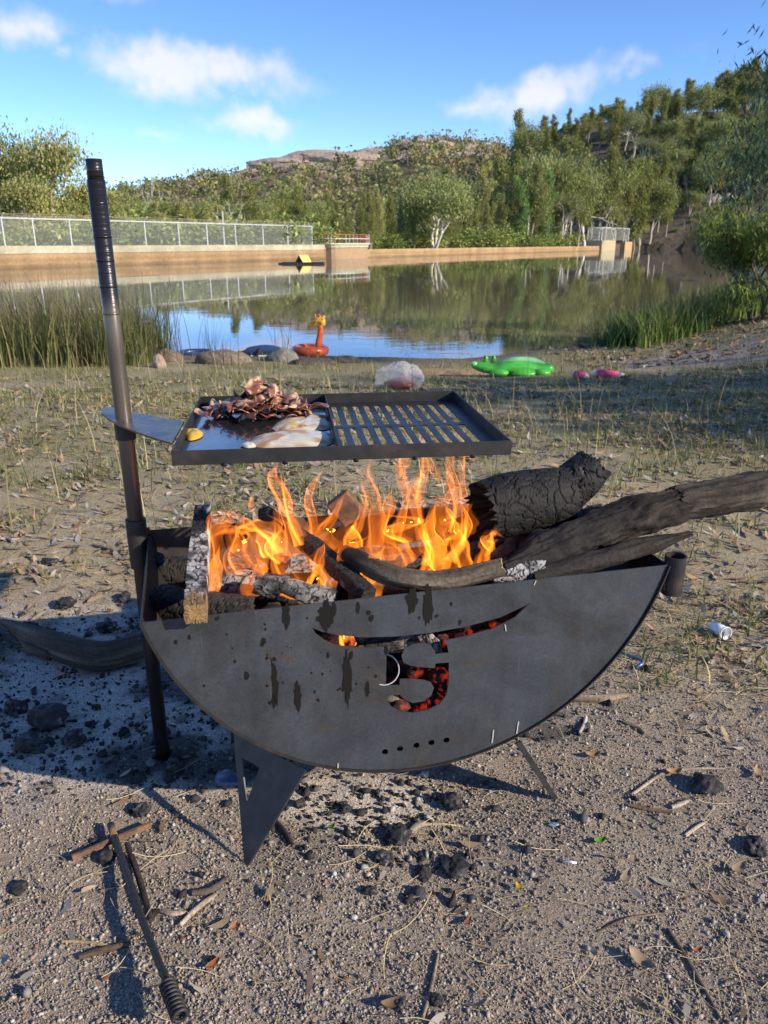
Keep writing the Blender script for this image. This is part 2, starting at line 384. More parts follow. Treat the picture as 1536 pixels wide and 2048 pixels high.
# ------------------------------------------------------------------ the setting: ground, water, dam, hills
WZ = -0.62
SHX = np.array([-3000, -60, -30, -14, -6.4, -3.75, -1.07, .3, 1.5, 2.2, 3.6, 6, 10, 20, 45, 75, 115, 3000])
SHY = np.array([60, 45, 26, 17, 13.9, 13.3, 13.0, 12.85, 12.9, 13.3, 14.4, 17.5, 22, 46, 106, 176, 262, 800])
DAM0 = P(-120, 540.6, WZ); DAM1 = P(1310, 498.0, WZ)
DAMD = unit((DAM1-DAM0)[:2]); DAMN = np.array([-DAMD[1], DAMD[0]])      # DAMN points away, behind the dam
def behind_dam(x, y): return (np.asarray(x)-DAM0[0])*DAMN[0]+(np.asarray(y)-DAM0[1])*DAMN[1]
def hillside(x, y):
    s = .62*np.asarray(x)+.78*np.asarray(y)
    h = np.where(s > 207, (s-207)*.6, 0.0)
    return 70*(1-np.exp(-h/70))*sstep(.08, .22, np.asarray(x)/np.maximum(np.asarray(y), 1.0))
def gz(x, y):
    x = np.atleast_1d(np.asarray(x, float)); y = np.atleast_1d(np.asarray(y, float)); sh = x.shape; x = x.ravel(); y = y.ravel()
    S = np.interp(x, SHX, SHY)+.35*(fb2(x, y*0, .9, 3, 3.)-.5)
    d = S-y
    land = .11*(1-np.exp(-np.maximum(d, 0)/.35))+.51*sstep(.2, 9, d)+.25*sstep(4, 7, x)*sstep(.3, 3, d)*(y > 6)
    z = np.where(d > 0, WZ+land, WZ+np.maximum(d*.35, -2.0))
    near = np.exp(-((x/6)**2+((y-2)/6)**2))
    z = z+(fb2(x, y, 2.2, 3, 5.)-.5)*.05*np.where(d > 0, 1, .2)+(fb2(x, y, 14, 3, 9.)-.5)*.016*near
    z = z-(.02*near)
    b = behind_dam(x, y)
    back = -.35+hillside(x, y)
    z = np.where(b > 0.6, back, z)
    return z.reshape(sh)
def g1(x, y): return float(gz([x], [y])[0])
def G(px, py, lift=0.0):          # spot on the ground under that point of the photograph
    z = 0.0
    for _ in range(8):
        p = P(px, py, z); z = g1(p[0], p[1])
    p[2] = z+lift; return p

def masks(x, y):
    n = fb2(x, y, 1.6, 4, 2.); n2 = fb2(x, y, 5., 4, 8.)
    wob = (n-.5)
    ash = np.exp(-(((x+.95)/.75)**2+((y-1.98)/.55)**2))
    ash = np.maximum(ash, .85*np.exp(-(((x+.55)/.5)**2+((y-1.66)/.22)**2)))
    ash = np.maximum(ash, .9*np.exp(-(((x+.08)/.24)**2+((y-1.46)/.14)**2)))
    ash = np.maximum(ash, .55*np.exp(-(((x-.42)/.2)**2+((y-1.75)/.15)**2)))
    ash = sstep(.28, .62, ash+(n2-.5)*.5)
    line = 2.15-.35*sstep(.2, 1.0, x)+.1*sstep(0, -1, x)
    straw = sstep(-.35, .55, (y-line)+wob*1.1)
    grass = sstep(2.6, 4.6, y+wob*2.5)
    mud = sstep(1.9, .7, np.interp(x, SHX, SHY)-y+wob*1.2)
    sand = sstep(.45, .8, np.exp(-(((x-4.3-(y-10)*.35)/2.4)**2+((y-10.2)/1.7)**2))+wob*.5)
    return ash, straw, grass, mud, sand, n, n2
t = np.linspace(-1, 1, 420)
gx = .35*np.sinh(9.8*t); gy = 1.75+.35*np.sinh(9.8*t)
XX, YY = np.meshgrid(gx, gy); x = XX.ravel(); y = YY.ravel()
zz = gz(x, y)
ash, straw, grass, mud, sand, n, n2 = masks(x, y)
def lerp3(a, b, t): return a*(1-t[:, None])+np.asarray(b)*t[:, None]
c = np.tile(np.array([.285, .237, .188]), (len(x), 1))*(0.8+.4*n2)[:, None]
c = lerp3(c, [.36, .30, .19], straw*.85)
c = lerp3(c, [.21, .20, .095], grass*.75*sstep(.25, .5, n))
c = lerp3(c, [.54, .475, .41], ash*.9)
c = lerp3(c, [.05, .046, .043], np.clip(ash*1.2, 0, 1)*sstep(.53, .60, .05*sstep(1.85, 2.05, y)*sstep(-.3, -.5, x)+n2*.7+fb2(x, y, 13., 3, 4.)*.3)*.85)
c = lerp3(c, [.15, .12, .10], mud)
c = lerp3(c, [.27, .235, .20], sand)
far = sstep(40, 80, y)+sstep(30, 60, np.abs(x)); far = np.clip(far, 0, 1)
c = lerp3(c, [.12, .10, .06], far)
nn = len(t); I = np.arange(nn*nn).reshape(nn, nn)
F = np.stack([I[:-1, :-1].ravel(), I[:-1, 1:].ravel(), I[1:, 1:].ravel(), I[1:, :-1].ravel()], 1)
# shoe tread pressed in the sand
def tread(cx, cy, ang, L, Wd, x, y):
    u_ = (x-cx)*math.cos(ang)+(y-cy)*math.sin(ang); v_ = -(x-cx)*math.sin(ang)+(y-cy)*math.cos(ang)
    return u_, v_
kind(mk('ground', np.stack([x, y, zz], 1), F, M['ground'], smooth=True, col=c), 'structure')

# water
m, N, L = nt('lake_water')
out = N.new('ShaderNodeOutputMaterial'); gl = N.new('ShaderNodeBsdfGlossy'); gl.inputs['Roughness'].default_value = .015; gl.inputs['Color'].default_value = (.92, .95, 1, 1)
df = N.new('ShaderNodeBsdfDiffuse'); df.inputs['Color'].default_value = (.15, .125, .075, 1)
fr = N.new('ShaderNodeFresnel'); fr.inputs['IOR'].default_value = 1.85
ms = N.new('ShaderNodeMixShader'); L.new(fr.outputs[0], ms.inputs[0]); L.new(df.outputs[0], ms.inputs[1]); L.new(gl.outputs[0], ms.inputs[2])
tcn = N.new('ShaderNodeTexCoord'); mp = N.new('ShaderNodeMapping'); mp.inputs['Scale'].default_value = (.55, 1.6, 1); mp.inputs['Rotation'].default_value = (0, 0, .25); L.new(tcn.outputs['Object'], mp.inputs[0])
n1 = N.new('ShaderNodeTexNoise'); n1.inputs['Scale'].default_value = 2.2; n1.inputs['Detail'].default_value = 2; L.new(mp.outputs[0], n1.inputs['Vector'])
n0 = N.new('ShaderNodeTexNoise'); n0.inputs['Scale'].default_value = .12; L.new(tcn.outputs['Object'], n0.inputs['Vector'])
mr = N.new('ShaderNodeMapRange'); mr.inputs[1].default_value = .42; mr.inputs[2].default_value = .62; mr.inputs[3].default_value = .15; mr.inputs[4].default_value = 1.0; L.new(n0.outputs['Fac'], mr.inputs[0])
mu = N.new('ShaderNodeMath'); mu.operation = 'MULTIPLY'; L.new(n1.outputs['Fac'], mu.inputs[0]); L.new(mr.outputs[0], mu.inputs[1])
bp = N.new('ShaderNodeBump'); bp.inputs['Strength'].default_value = .2; bp.inputs['Distance'].default_value = .012; L.new(mu.outputs[0], bp.inputs['Height'])
for k in (gl, fr): L.new(bp.outputs[0], k.inputs['Normal'])
L.new(ms.outputs[0], out.inputs['Surface'])
M['water'] = m
wv = [(-260, 8, WZ), (400, 8, WZ), (400, 330, WZ), (-260, 330, WZ)]
kind(mk('lake_water', wv, [(0, 1, 2, 3)], M['water']), 'structure')

# dam wall: high crest with fence, low spillway crest
def dampt(px):      # where the waterline of the dam stands at that photo column
    d = ray(px, 0); A = np.array([[DAMD[0], -d[0]], [DAMD[1], -d[1]]])
    s, k = np.linalg.solve(A, -DAM0[:2]); return DAM0[:2]+DAMD*s, s
def damseg(name, parent, s0, s1, z0, z1, thick, color, off=0.0, n=160, nz_=14):
    ss = np.linspace(s0, s1, n); zs = np.linspace(z0, z1, nz_)
    prof = [(off, z) for z in zs]+[(off+thick, z1), (off+thick, z0)]
    V = []
    for s in ss:
        b = DAM0[:2]+DAMD*s
        for o_, z in prof: V.append([*(b+DAMN*o_), z])
    V = np.array(V); k = len(prof)
    F = [(i*k+j, (i+1)*k+j, (i+1)*k+(j+1) % k, i*k+(j+1) % k) for i in range(n-1) for j in range(k)]+[tuple(range(k)), tuple(range((n-1)*k, n*k))[::-1]]
    q = np.tile(np.asarray(color, float), (len(V), 1)); w = fbm(V*np.array([.5, .5, 2.]), 4)
    st = fbm(V*np.array([1.2, 1.2, .1])+9, 3)
    q = q*(.75+.5*w)[:, None]*(.72+.56*st)[:, None]
    tide = np.exp(-((V[:, 2]-WZ)/.22)**2)+.5*np.exp(-((V[:, 2]-WZ-.55)/.06)**2); q = q*(1-.45*np.clip(tide, 0, 1))[:, None]
    return mk(name, V, F, M['concrete'], parent, col=q)
b64, s64 = dampt(640); b72, s72 = dampt(722); b1, s124 = dampt(1262); _, sL = dampt(-300)
HC, LC = .93, .36          # crest heights
dam = thing('dam_wall', 'long concrete dam wall across the lake with a raised pale crest band', 'dam', (*b64, WZ))
damseg('wall_face', dam, sL, s64, WZ-2, .38, 1.0, (.335, .225, .125))
damseg('crest_band', dam, sL, s64+.2, .38, HC, 1.3, (.40, .365, .265), -.06)
damseg('spillway_face', dam, s72, s124, WZ-2, LC, 1.0, (.38, .25, .135))
# control tower pier
pier = thing('outlet_tower', 'round fronted concrete outlet tower in the dam wall carrying a railed platform', 'tower', (*b64, WZ))
def pierpoly(grow, z):
    a = np.linspace(0, math.pi, 13); c_ = DAM0[:2]+DAMD*((s64+s72)/2); hw = (s72-s64)/2+grow
    return [[*(c_+DAMD*(-math.cos(t)*hw)-DAMN*(math.sin(t)**.6*(1.5+grow))), z] for t in a]+[[*(c_+DAMD*hw+DAMN*1.4), z], [*(c_-DAMD*hw+DAMN*1.4), z]]
V, F = prism(pierpoly(0, WZ-2), (0, 0, .60-WZ+2)); mk('shaft', V, F, M['concrete'], pier, col=(.36, .25, .155))
V, F = prism(pierpoly(.12, .603), (0, 0, .34)); mk('cap_slab', V, F, M['concrete'], pier, col=(.46, .42, .27))
V, F = prism(pierpoly(.3, .946), (0, 0, .12)); mk('deck', V, F, M['concrete'], pier, col=(.62, .62, .58))
M['railred'] = mat('red_paint', (.50, .13, .05), rough=.6); M['railwhite'] = mat('white_paint', (.72, .72, .68), rough=.6)
pp = np.array(pierpoly(.2, 1.07)); pp = pp[[13+1, 0, 2, 4, 6, 8, 10, 12, 13]]
for i, q in enumerate(pp):
    V, F = tube([q, q+[0, 0, .95]], .035, 6); mk('rail_post', V, F, M['railred'] if i % 3 else M['railwhite'], pier)
for zz_ in (.5, .95):
    V, F = tube(pp+[0, 0, zz_], .035, 6); mk('guard_rail', V, F, M['railred'] if zz_ > .6 else M['railwhite'], pier)
for k in range(8):
    a_ = pp[k]; b_ = pp[k+1]
    for f in (.33, .66):
        q = a_*(1-f)+b_*f; V, F = tube([q, q+[0, 0, .95]], .02, 5); mk('baluster', V, F, M['railwhite'] if (k % 2) else M['railred'], pier)
# chain link fence on the crest
fence = thing('chain_link_fence', 'galvanised chain link fence with angled barbed wire arms along the dam crest', 'fence', (*dampt(300)[0], HC))
fs = [dampt(p)[1] for p in (-120, -55, 12, 92, 175, 255, 328, 390, 452, 512, 566, 619)]
M['mesh'] = None
m, N, L = nt('wire_netting'); out = N.new('ShaderNodeOutputMaterial'); tr = N.new('ShaderNodeBsdfTransparent'); d_ = N.new('ShaderNodeBsdfDiffuse'); d_.inputs['Color'].default_value = (.5, .53, .52, 1)
ms = N.new('ShaderNodeMixShader'); ms.inputs[0].default_value = .09; L.new(tr.outputs[0], ms.inputs[1]); L.new(d_.outputs[0], ms.inputs[2]); L.new(ms.outputs[0], out.inputs['Surface']); M['mesh'] = m
FH = 1.95
def cpt(s, z, off=.55): return np.array([*(DAM0[:2]+DAMD*s+DAMN*off), z])
for i, s in enumerate(fs):
    V, F = tube([cpt(s, HC), cpt(s, HC+FH), cpt(s, HC+FH+.32, .55-.38)], .045, 6); mk('post', V, F, M['galv'], fence)
    if i: 
        V, F = box((cpt(s, 0)+cpt(fs[i-1], 0))/2+[0, 0, HC+FH/2], (abs(s-fs[i-1]), .012, FH), np.array([[DAMD[0], DAMN[0], 0], [DAMD[1], DAMN[1], 0], [0, 0, 1]])); mk('mesh_panel', V, F, M['mesh'], fence)
V, F = tube([cpt(fs[0], HC+FH-.02, .5), cpt(fs[-1], HC+FH-.02, .5)], .055, 6); mk('top_rail', V, F, M['galv'], fence)
M['oldwire'] = mat('old_wire', (.45, .38, .28), rough=.7)
for k in range(3):
    V, F = tube([cpt(s, HC+FH+.08+.11*k, .55-.09-.13*k)+[0, 0, .02*((i*7+k) % 3-1)] for i, s in enumerate(fs)], .014, 4); mk('barbed_wire', V, F, M['oldwire'], fence)
pl = thing('gauge_pole', 'tall thin pale pole standing on the dam crest behind the fence', 'pole', cpt(dampt(434)[1], HC, 1.0))
V, F = tube([cpt(dampt(434)[1], HC, 1.0), cpt(dampt(434)[1], HC+3.0, 1.0)], .06, 8); mk('shaft', V, F, M['galv'], pl)
V, F = box(cpt(dampt(434)[1], HC+3.05, 1.0), (.16, .16, .1)); mk('cap', V, F, M['galv'], pl)
# small enclosure at the far end of the spillway
e0, se = dampt(1243); _, se1 = dampt(1305)
enc = thing('wire_cage', 'small square wire cage on pale concrete blocks at far end of spillway', 'cage', (*e0, WZ))
def ept(s, o_, z): return np.array([*(DAM0[:2]+DAMD*s+DAMN*o_), z])
DR = np.array([[DAMD[0], DAMN[0], 0], [DAMD[1], DAMN[1], 0], [0, 0, 1]])
ew = se1-se
V, F = box(ept(se+ew*.22, 1.2, .45), (ew*.46, 3.4, 2.2), DR); mk('concrete_block', V, F, M['concrete'], enc, col=(.42, .36, .23))
V, F = box(ept(se+ew*.97, 1.2, .25), (ew*.28, 3.0, 2.0), DR); mk('concrete_block', V, F, M['concrete'], enc, col=(.45, .31, .17))
V, F = box(ept(se+ew*.62, 1.8, .1), (ew*.5, 2.0, 1.4), DR); mk('gate_slab', V, F, M['concrete'], enc, col=(.10, .085, .06))
cz0, cz1 = 1.55, 4.3
cs = [ept(se, -.2, 0), ept(se+ew*.42, -.2, 0), ept(se+ew*.95, -.2, 0), ept(se+ew*.95, 3.0, 0), ept(se, 3.0, 0)]
for q in cs:
    V, F = tube([q+[0, 0, cz0-.5], q+[0, 0, cz1]], .09, 6); mk('post', V, F, M['galv'], enc)
V, F = tube([q+[0, 0, cz1] for q in cs]+[cs[0]+[0, 0, cz1]], .08, 6); mk('top_rail', V, F, M['galv'], enc)
for a_, b_ in ((0, 2), (2, 3), (3, 4), (4, 0)):
    V, F = prism([cs[a_]+[0, 0, cz0], cs[b_]+[0, 0, cz0], cs[b_]+[0, 0, cz1-.05], cs[a_]+[0, 0, cz1-.05]], (.02, .02, 0)); mk('mesh_panel', V, F, M['mesh'], enc)

# floating duck house
dh = P(607, 528, WZ)
duck = thing('duck_house', 'little yellow gabled duck house on a dark floating raft before the dam', 'duck house', dh)
V, F = box(dh+[0, 0, .05], (3.6, 2.0, .22)); mk('raft', V, F, M['iron'], duck)
V, F = box(dh+[-1.9, -.2, .0], (.5, .6, .2)); mk('float', V, F, M['iron'], duck)
ca_, sa_ = math.cos(-.75), math.sin(-.75)
def dq(x, y, z): x, y = x*.6, y*.6; return dh+np.array([x*ca_-y*sa_, x*sa_+y*ca_, .16+(z-.17)*.62])
M['yellow'] = mat('yellow_paint', (.66, .54, .16), rough=.7, nscale=6, nvar=.15)
M['dark'] = mat('dark_inside', (.02, .02, .018), rough=.9)
V, F = prism([dq(-.62, -.7, .17), dq(.62, -.7, .17), dq(0, -.7, .92)], dq(0, .7, 0)-dq(0, -.7, 0)); mk('cabin', V, F, M['dark'], duck)
for sx in (-1, 1):
    a_ = dq(sx*.80, -.85, .12); b_ = dq(.02*sx, -.85, 1.02); g_ = dq(0, 1, 0)-dq(0, 0, 0)
    V, F = prism([a_, b_, b_+g_*1.7, a_+g_*1.7], (0, 0, .07)); mk('roof_panel', V, F, M['yellow'], duck)

# hillside to the right and far granite hill
def hillmesh(name, xs, ys, hf, colf, matl):
    XX, YY = np.meshgrid(xs, ys); x = XX.ravel(); y = YY.ravel(); z = hf(x, y); r, k = len(ys), len(xs)
    I = np.arange(r*k).reshape(r, k); F = np.stack([I[:-1, :-1].ravel(), I[:-1, 1:].ravel(), I[1:, 1:].ravel(), I[1:, :-1].ravel()], 1)
    return kind(mk(name, np.stack([x, y, z], 1), F, matl, smooth=True, col=colf(x, y, z)), 'structure')
def hs(x, y): return np.where(hillside(x, y) > 0, hillside(x, y)+(fb2(x, y, .06, 4, 1.)-.5)*6*sstep(0, 8, hillside(x, y)), -3.0)-.2+(fb2(x, y, .5, 3, 4.)-.5)*1.2
def hcol(x, y, z):
    n = fb2(x, y, .12, 4, 6.); c = np.tile(np.array([.085, .07, .045]), (len(x), 1)); c = lerp3(c, [.16, .13, .10], sstep(.5, .65, n)); return c
hillmesh('hillside', np.linspace(-20, 400, 170), np.linspace(150, 560, 170), hs, hcol, M['farrock'])
FY = 480.0
rpx = np.array([-1400, -500, 0, 220, 300, 400, 480, 560, 640, 720, 790, 850, 950, 1060, 1200, 1500, 2400])
rpy = np.array([470, 440, 420, 378, 365, 352, 338, 322, 306, 300, 280, 268, 270, 272, 262, 300, 420])
rX = np.array([Q(a, b, FY)[0] for a, b in zip(rpx, rpy)]); rZ = np.array([Q(a, b, FY)[2] for a, b in zip(rpx, rpy)])-6.0
def farh(x, y):
    ridge = np.interp(np.asarray(x)*FY/np.maximum(y, 250), rX, rZ)
    f = sstep(230, FY, y)*(1-.55*sstep(FY+10, FY+330, y)); r = (fb2(x, y, .018, 5, 2.)-.5)
    return ridge*f+r*16*sstep(240, 380, y)*f-1.5
def rockmask(x, y): 
    u = np.asarray(x)*.35+np.asarray(y)*1.0
    n = fbm(np.stack([np.asarray(x)*.012, np.asarray(y)*.04, np.asarray(x)*0+3.3], 1), 4)
    b = np.exp(-((np.asarray(x)+22)/62)**2)*np.exp(-((np.asarray(y)-452)/34)**2)+.75*np.exp(-((np.asarray(x)-75)/60)**2)*np.exp(-((np.asarray(y)-440)/40)**2)
    return sstep(.50, .70, n*.9+b*.42)
def fcol(x, y, z):
    c = np.tile(np.array([.14, .12, .07]), (len(x), 1)); return lerp3(c, [.42, .33, .28], rockmask(x, y))
hillmesh('far_hill', np.linspace(-620, 640, 260), np.linspace(225, 900, 170), farh, fcol, M['farrock'])
# ------------------------------------------------------------------ fire pit
ZT = 0.57
A = P(283, 1246, ZT); B = P(1336, 1130, ZT)
PU = unit(B-A); PN = np.array([PU[1], -PU[0], 0.0]); CH = np.linalg.norm(B-A); DEP = .475; UP = np.array([0, 0, 1.0])
def PP(px, py, off=0.0):          # point of the upright plane lying off metres behind the front plate
    d = ray(px, py); o = A-PN*off; k = np.dot(o-C0, PN)/np.dot(d, PN); return C0+d*k
def L2(px, py):                   # front plate coordinates (along, height)
    q = PP(px, py); return np.array([np.dot(q-A, PU), q[2]])
def L3(s, z, off=0.0): return A+PU*s-PN*off+np.array([0, 0, z-ZT])
ZB = L2(765, 1545)[1]; SAG = ZT-ZB; R = (CH*CH/4+SAG*SAG)/(2*SAG); cz = ZB+R; cs_ = CH/2
def arc(r, n, pad=0.0):
    a = math.asin(min(1, (CH/2)/R)); t = np.linspace(-a, a, n); return np.stack([cs_+r*np.sin(t), cz-r*np.cos(t)], 1)
pit = thing('fire_pit', 'dark steel half drum fire pit with a curved slot cut in its front plate', 'fire pit', L3(cs_, 0, DEP/2))
# plates with cut-outs, from flat curves
SLOT = [(1060, 1207), (1000, 1235), (930, 1254), (860, 1266), (790, 1273), (730, 1275), (680, 1271), (645, 1264), (625, 1256), (632, 1268), (650, 1281), (672, 1290), (700, 1295), (740, 1295.5), (783, 1293), (776, 1301), (773, 1312), (772, 1372),
        (799, 1371), (800, 1359), (820, 1358), (845, 1360), (862, 1365), (868, 1376), (862, 1392), (846, 1403), (826, 1406), (809, 1400), (800, 1390), (773, 1391), (774, 1400), (783, 1414), (800, 1423), (825, 1426), (855, 1420), (880, 1407), (893, 1390), (897, 1365), (898, 1325),
        (871, 1327), (870, 1336), (850, 1335), (822, 1332), (807, 1325), (803, 1312), (809, 1297), (824, 1289), (845, 1286), (862, 1291), (870, 1303), (871, 1309), (897, 1306), (895, 1293), (889, 1282), (935, 1272), (985, 1258), (1030, 1235)]
HOLES = [(770, 1504), (800, 1497.5), (833, 1491), (863, 1485.5), (893, 1480.5)]
def plate(name, loops, off, thick, mt, parent):
    cu = bpy.data.curves.new(name, 'CURVE'); cu.dimensions = '2D'; cu.fill_mode = 'BOTH'; cu.extrude = thick/2; cu.bevel_depth = 0
    for lp in loops:
        sp = cu.splines.new('POLY'); sp.points.add(len(lp)-1); sp.use_cyclic_u = True
        for i, (a, b) in enumerate(lp): sp.points[i].co = (a, b, 0, 1)
    tmp = bpy.data.objects.new('tmp_plate', cu); COL.objects.link(tmp); bpy.context.view_layer.update()
    me = bpy.data.meshes.new_from_object(tmp.evaluated_get(bpy.context.evaluated_depsgraph_get())); bpy.data.objects.remove(tmp); bpy.data.curves.remove(cu)
    V = np.array([v.co[:] for v in me.vertices]); F = [tuple(p.vertices) for p in me.polygons]; bpy.data.meshes.remove(me)
    W_ = np.array([L3(a, b, off-c_) for a, b, c_ in V])
    return mk(name, W_, F, mt, parent)
outer = np.concatenate([[[0.0, ZT]], arc(R, 61)[1:-1], [[CH, ZT]]])
rh = .0068
hl = []
for h in HOLES:
    c_ = L2(*h); hl.append([(c_[0]+rh*math.cos(t), c_[1]+rh*math.sin(t)) for t in np.linspace(0, 2*math.pi, 14, endpoint=False)])
front = plate('front_plate', [outer, [L2(*q) for q in SLOT]]+hl, .0015, .003, M['steel'], pit)
back = plate('back_plate', [outer]+hl, DEP, .003, M['steel_in'], pit)
# curved shell, slightly proud of both plates
n_ = 61; a1 = arc(R+.0035, n_); a0 = arc(R+.0005, n_); V = []; o0, o1 = -.006, DEP+.006
for (s, z), (s2, z2) in zip(a1, a0): V += [L3(s, z, o0), L3(s, z, o1), L3(s2, z2, o1), L3(s2, z2, o0)]
F = [(i*4+j, i*4+(j+1) % 4, (i+1)*4+(j+1) % 4, (i+1)*4+j) for i in range(n_-1) for j in range(4)]+[(0, 1, 2, 3), ((n_-1)*4+3, (n_-1)*4+2, (n_-1)*4+1, (n_-1)*4)]
mk('drum_shell', V, F, M['rim_steel'], pit)
# sockets for the post
PF = P(325, 1500, 0.0); PF[2] = g1(PF[0], PF[1])-.03
PT = Q(187, 318, PF[1]); PX = unit(PT-PF)
def onpost(z): return PF+PX*((z-PF[2])/PX[2])
V, F = pipe(onpost(.50), onpost(.615), .0225, .0185, 24); mk('post_socket', V, F, M['rim_steel'], pit)
V, F = beam(onpost(.55), L3(0.0, .55, DEP-.02), .07, .004, UP); mk('socket_bracket', V, F, M['rim_steel'], pit)
hb = PP(1352, 1126, .012); hb2 = PP(1333, 1190, .012)
hx = L3(CH+.0235, .585, .01)
V, F = pipe(hx, hx-[0, 0, .085], .022, .0185, 24); mk('post_socket', V, F, M['rim_steel'], pit)
V, F = beam(L3(CH+.002, .578, .006), L3(CH+.002, .51, .006), .006, .005, PU); mk('weld', V, F, M['rim_steel'], pit)
# legs: trestle plates under the drum
M['legsteel'] = mat('leg_steel', (.05, .05, .052), rough=.55, metal=.4, nscale=9, nvar=.3, col2=(.10, .075, .06), c2pos=(.55, .8), bump=.1, bscale=120, bdist=.001)
for tip, rim, inn in (((489, 1714), (612, 1541), PP(468, 1466, .2)), ((1116, 1588), (1034, 1481), None)):
    f1 = P(*tip, 0.0); f1[2] = g1(f1[0], f1[1])-.012; p1 = PP(*rim, .004); fr = np.dot(f1-A, PN)
    f2 = f1-PN*(DEP+2*fr); p2 = p1-PN*(DEP-.01)
    # triangular foot with a triangular window, at the front and at the back
    nrm = unit(np.cross(p1-f1, PN)); parts = []
    for fa, pa, pb in ((f1, p1, p2), (f2, p2, p1)):
        q = pa+(pb-pa)*.36
        if inn is not None: q = inn if pa is p1 else p2+PN*.1+(inn-p1+PN*.2)
        ring_out = [fa, pa, q]
        ring_in = [fa*.50+pa*.10+q*.40, fa*.16+pa*.36+q*.48, fa*.16+pa*.10+q*.74]
        Vv = []; 
        for e in (-.0018, .0018):
            Vv += [w+nrm*e for w in ring_out]+[w+nrm*e for w in ring_in]
        Ff = []
        for j in range(3):
            k = (j+1) % 3; Ff += [(j, k, 3+k, 3+j), (6+k, 6+j, 9+j, 9+k), (j, 6+j, 6+k, k), (3+k, 9+k, 9+j, 3+j)]
        parts.append((np.array(Vv), Ff))
    V, F = beam(p1-PN*.15+[0, 0, .004], p2+PN*.15+[0, 0, .004], .02, .0036, UP); parts.append((V, F))
    if inn is None:
        for fa, pa in ((f1, p1), (f2, p2)): parts.append(beam(fa, pa+(fa-pa)*.02, .013, .004, PU))
    V, F = join(parts); mk('leg', V, F, M['legsteel'], pit)
# small pale slashes set on the front plate
for (a, b), (c2, d2), w in (((987, 1460), (984, 1486), 4), ((1037, 1443), (1033, 1468), 4), ((676, 1527), (676, 1541), 4), ((1072, 1161), (1068, 1170), 3), ((1010, 1249), (1012, 1262), 3)):
    p0 = PP(a, b, -.0012); p1 = PP(c2, d2, -.0012); V, F = beam(p0, p1, .0007*w, .0014, PU); mk('pale_slash', V, F, M['bright'], pit)
# grease runs and splatter
rg = np.random.default_rng(3)
def blot(px, py, wx, wy, k=14, rough=.22):
    a = np.linspace(0, 2*math.pi, k, endpoint=False); r = 1+rg.normal(0, rough, k); c_ = L2(px, py); u_ = L2(px+1, py)[0]-c_[0]; w_ = abs(L2(px, py+1)[1]-c_[1])
    return [L3(c_[0]+wx*u_*math.cos(t)*q, c_[1]+wy*w_*math.sin(t)*q, -.0006) for t, q in zip(a, r)]
for px, py, wx, wy in ((550, 1365, 6, 42), (595, 1392, 7, 28), (694, 1355, 9, 52), (572, 1232, 8, 24), (650, 1232, 15, 26), (824, 1200, 11, 24), (856, 1208, 9, 38), (668, 1218, 5, 14), (716, 1215, 4, 12), (548, 1400, 4, 14), (735, 1378, 4, 14), (772, 1300, 4, 10)):
    V, F = prism(blot(px, py, wx, wy, 26, .16), PN*.0005); mk('grease_run', V, F, M['grease'], pit)
parts = []
for _ in range(80):
    cxp, cyp = [(585, 1330), (700, 1210), (690, 1340), (480, 1290), (820, 1200)][rg.integers(5)]
    px = cxp+rg.normal(0, 70); py = cyp+rg.normal(0, 45); l = L2(px, py)
    if (l[0]-cs_)**2+(l[1]-cz)**2 > (R-.01)**2 or l[1] > ZT-.006 or (610 < px < 1065 and 1245 < py < 1300) or (765 < px < 905 and 1270 < py < 1430): continue
    r = abs(rg.normal(1.2, 1.5))+.8; parts.append(prism(blot(px, py, r, r*rg.uniform(.9, 1.9), 7, .2), PN*.0004))
V, F = join(parts); kind(mk('grease_splatter', V, F, M['grease'], pit), 'stuff')

# ------------------------------------------------------------------ post and grill tray
M['post'] = None
m, N, L = nt('post_steel'); out = N.new('ShaderNodeOutputMaterial'); b = N.new('ShaderNodeBsdfPrincipled'); tcn = N.new('ShaderNodeTexCoord')
sx = N.new('ShaderNodeSeparateXYZ'); L.new(tcn.outputs['Object'], sx.inputs[0])
rp = N.new('ShaderNodeValToRGB'); L.new(sx.outputs[2], rp.inputs[0])
rp.color_ramp.elements[0].position = .45; rp.color_ramp.elements[0].color = (.045, .04, .038, 1)
e = rp.color_ramp.elements.new(.62); e.color = (.075, .066, .058, 1); e = rp.color_ramp.elements.new(.82); e.color = (.16, .132, .108, 1); e = rp.color_ramp.elements.new(1.02 if False else .985); e.color = (.13, .11, .095, 1)
rp.color_ramp.elements[-1].position = 1.0; rp.color_ramp.elements[-1].color = (.16, .13, .10, 1)
mr = N.new('ShaderNodeMapRange'); mr.inputs[1].default_value = 1.06; mr.inputs[2].default_value = 1.10; L.new(sx.outputs[2], mr.inputs[0])
mx = N.new('ShaderNodeMix'); mx.data_type = 'RGBA'; L.new(mr.outputs[0], mx.inputs[0]); L.new(rp.outputs[0], mx.inputs[6]); mx.inputs[7].default_value = (.035, .034, .038, 1)
L.new(mx.outputs[2], b.inputs['Base Color']); b.inputs['Metallic'].default_value = .6; b.inputs['Roughness'].default_value = .3
mp = N.new('ShaderNodeMapping'); mp.inputs['Scale'].default_value = (8, 8, 130); L.new(tcn.outputs['Object'], mp.inputs[0])
n1 = N.new('ShaderNodeTexNoise'); n1.inputs['Scale'].default_value = 1.0; n1.inputs['Detail'].default_value = 4; L.new(mp.outputs[0], n1.inputs['Vector'])
mm = N.new('ShaderNodeMath'); mm.operation = 'MULTIPLY'; L.new(n1.outputs['Fac'], mm.inputs[0]); L.new(mr.outputs[0], mm.inputs[1])
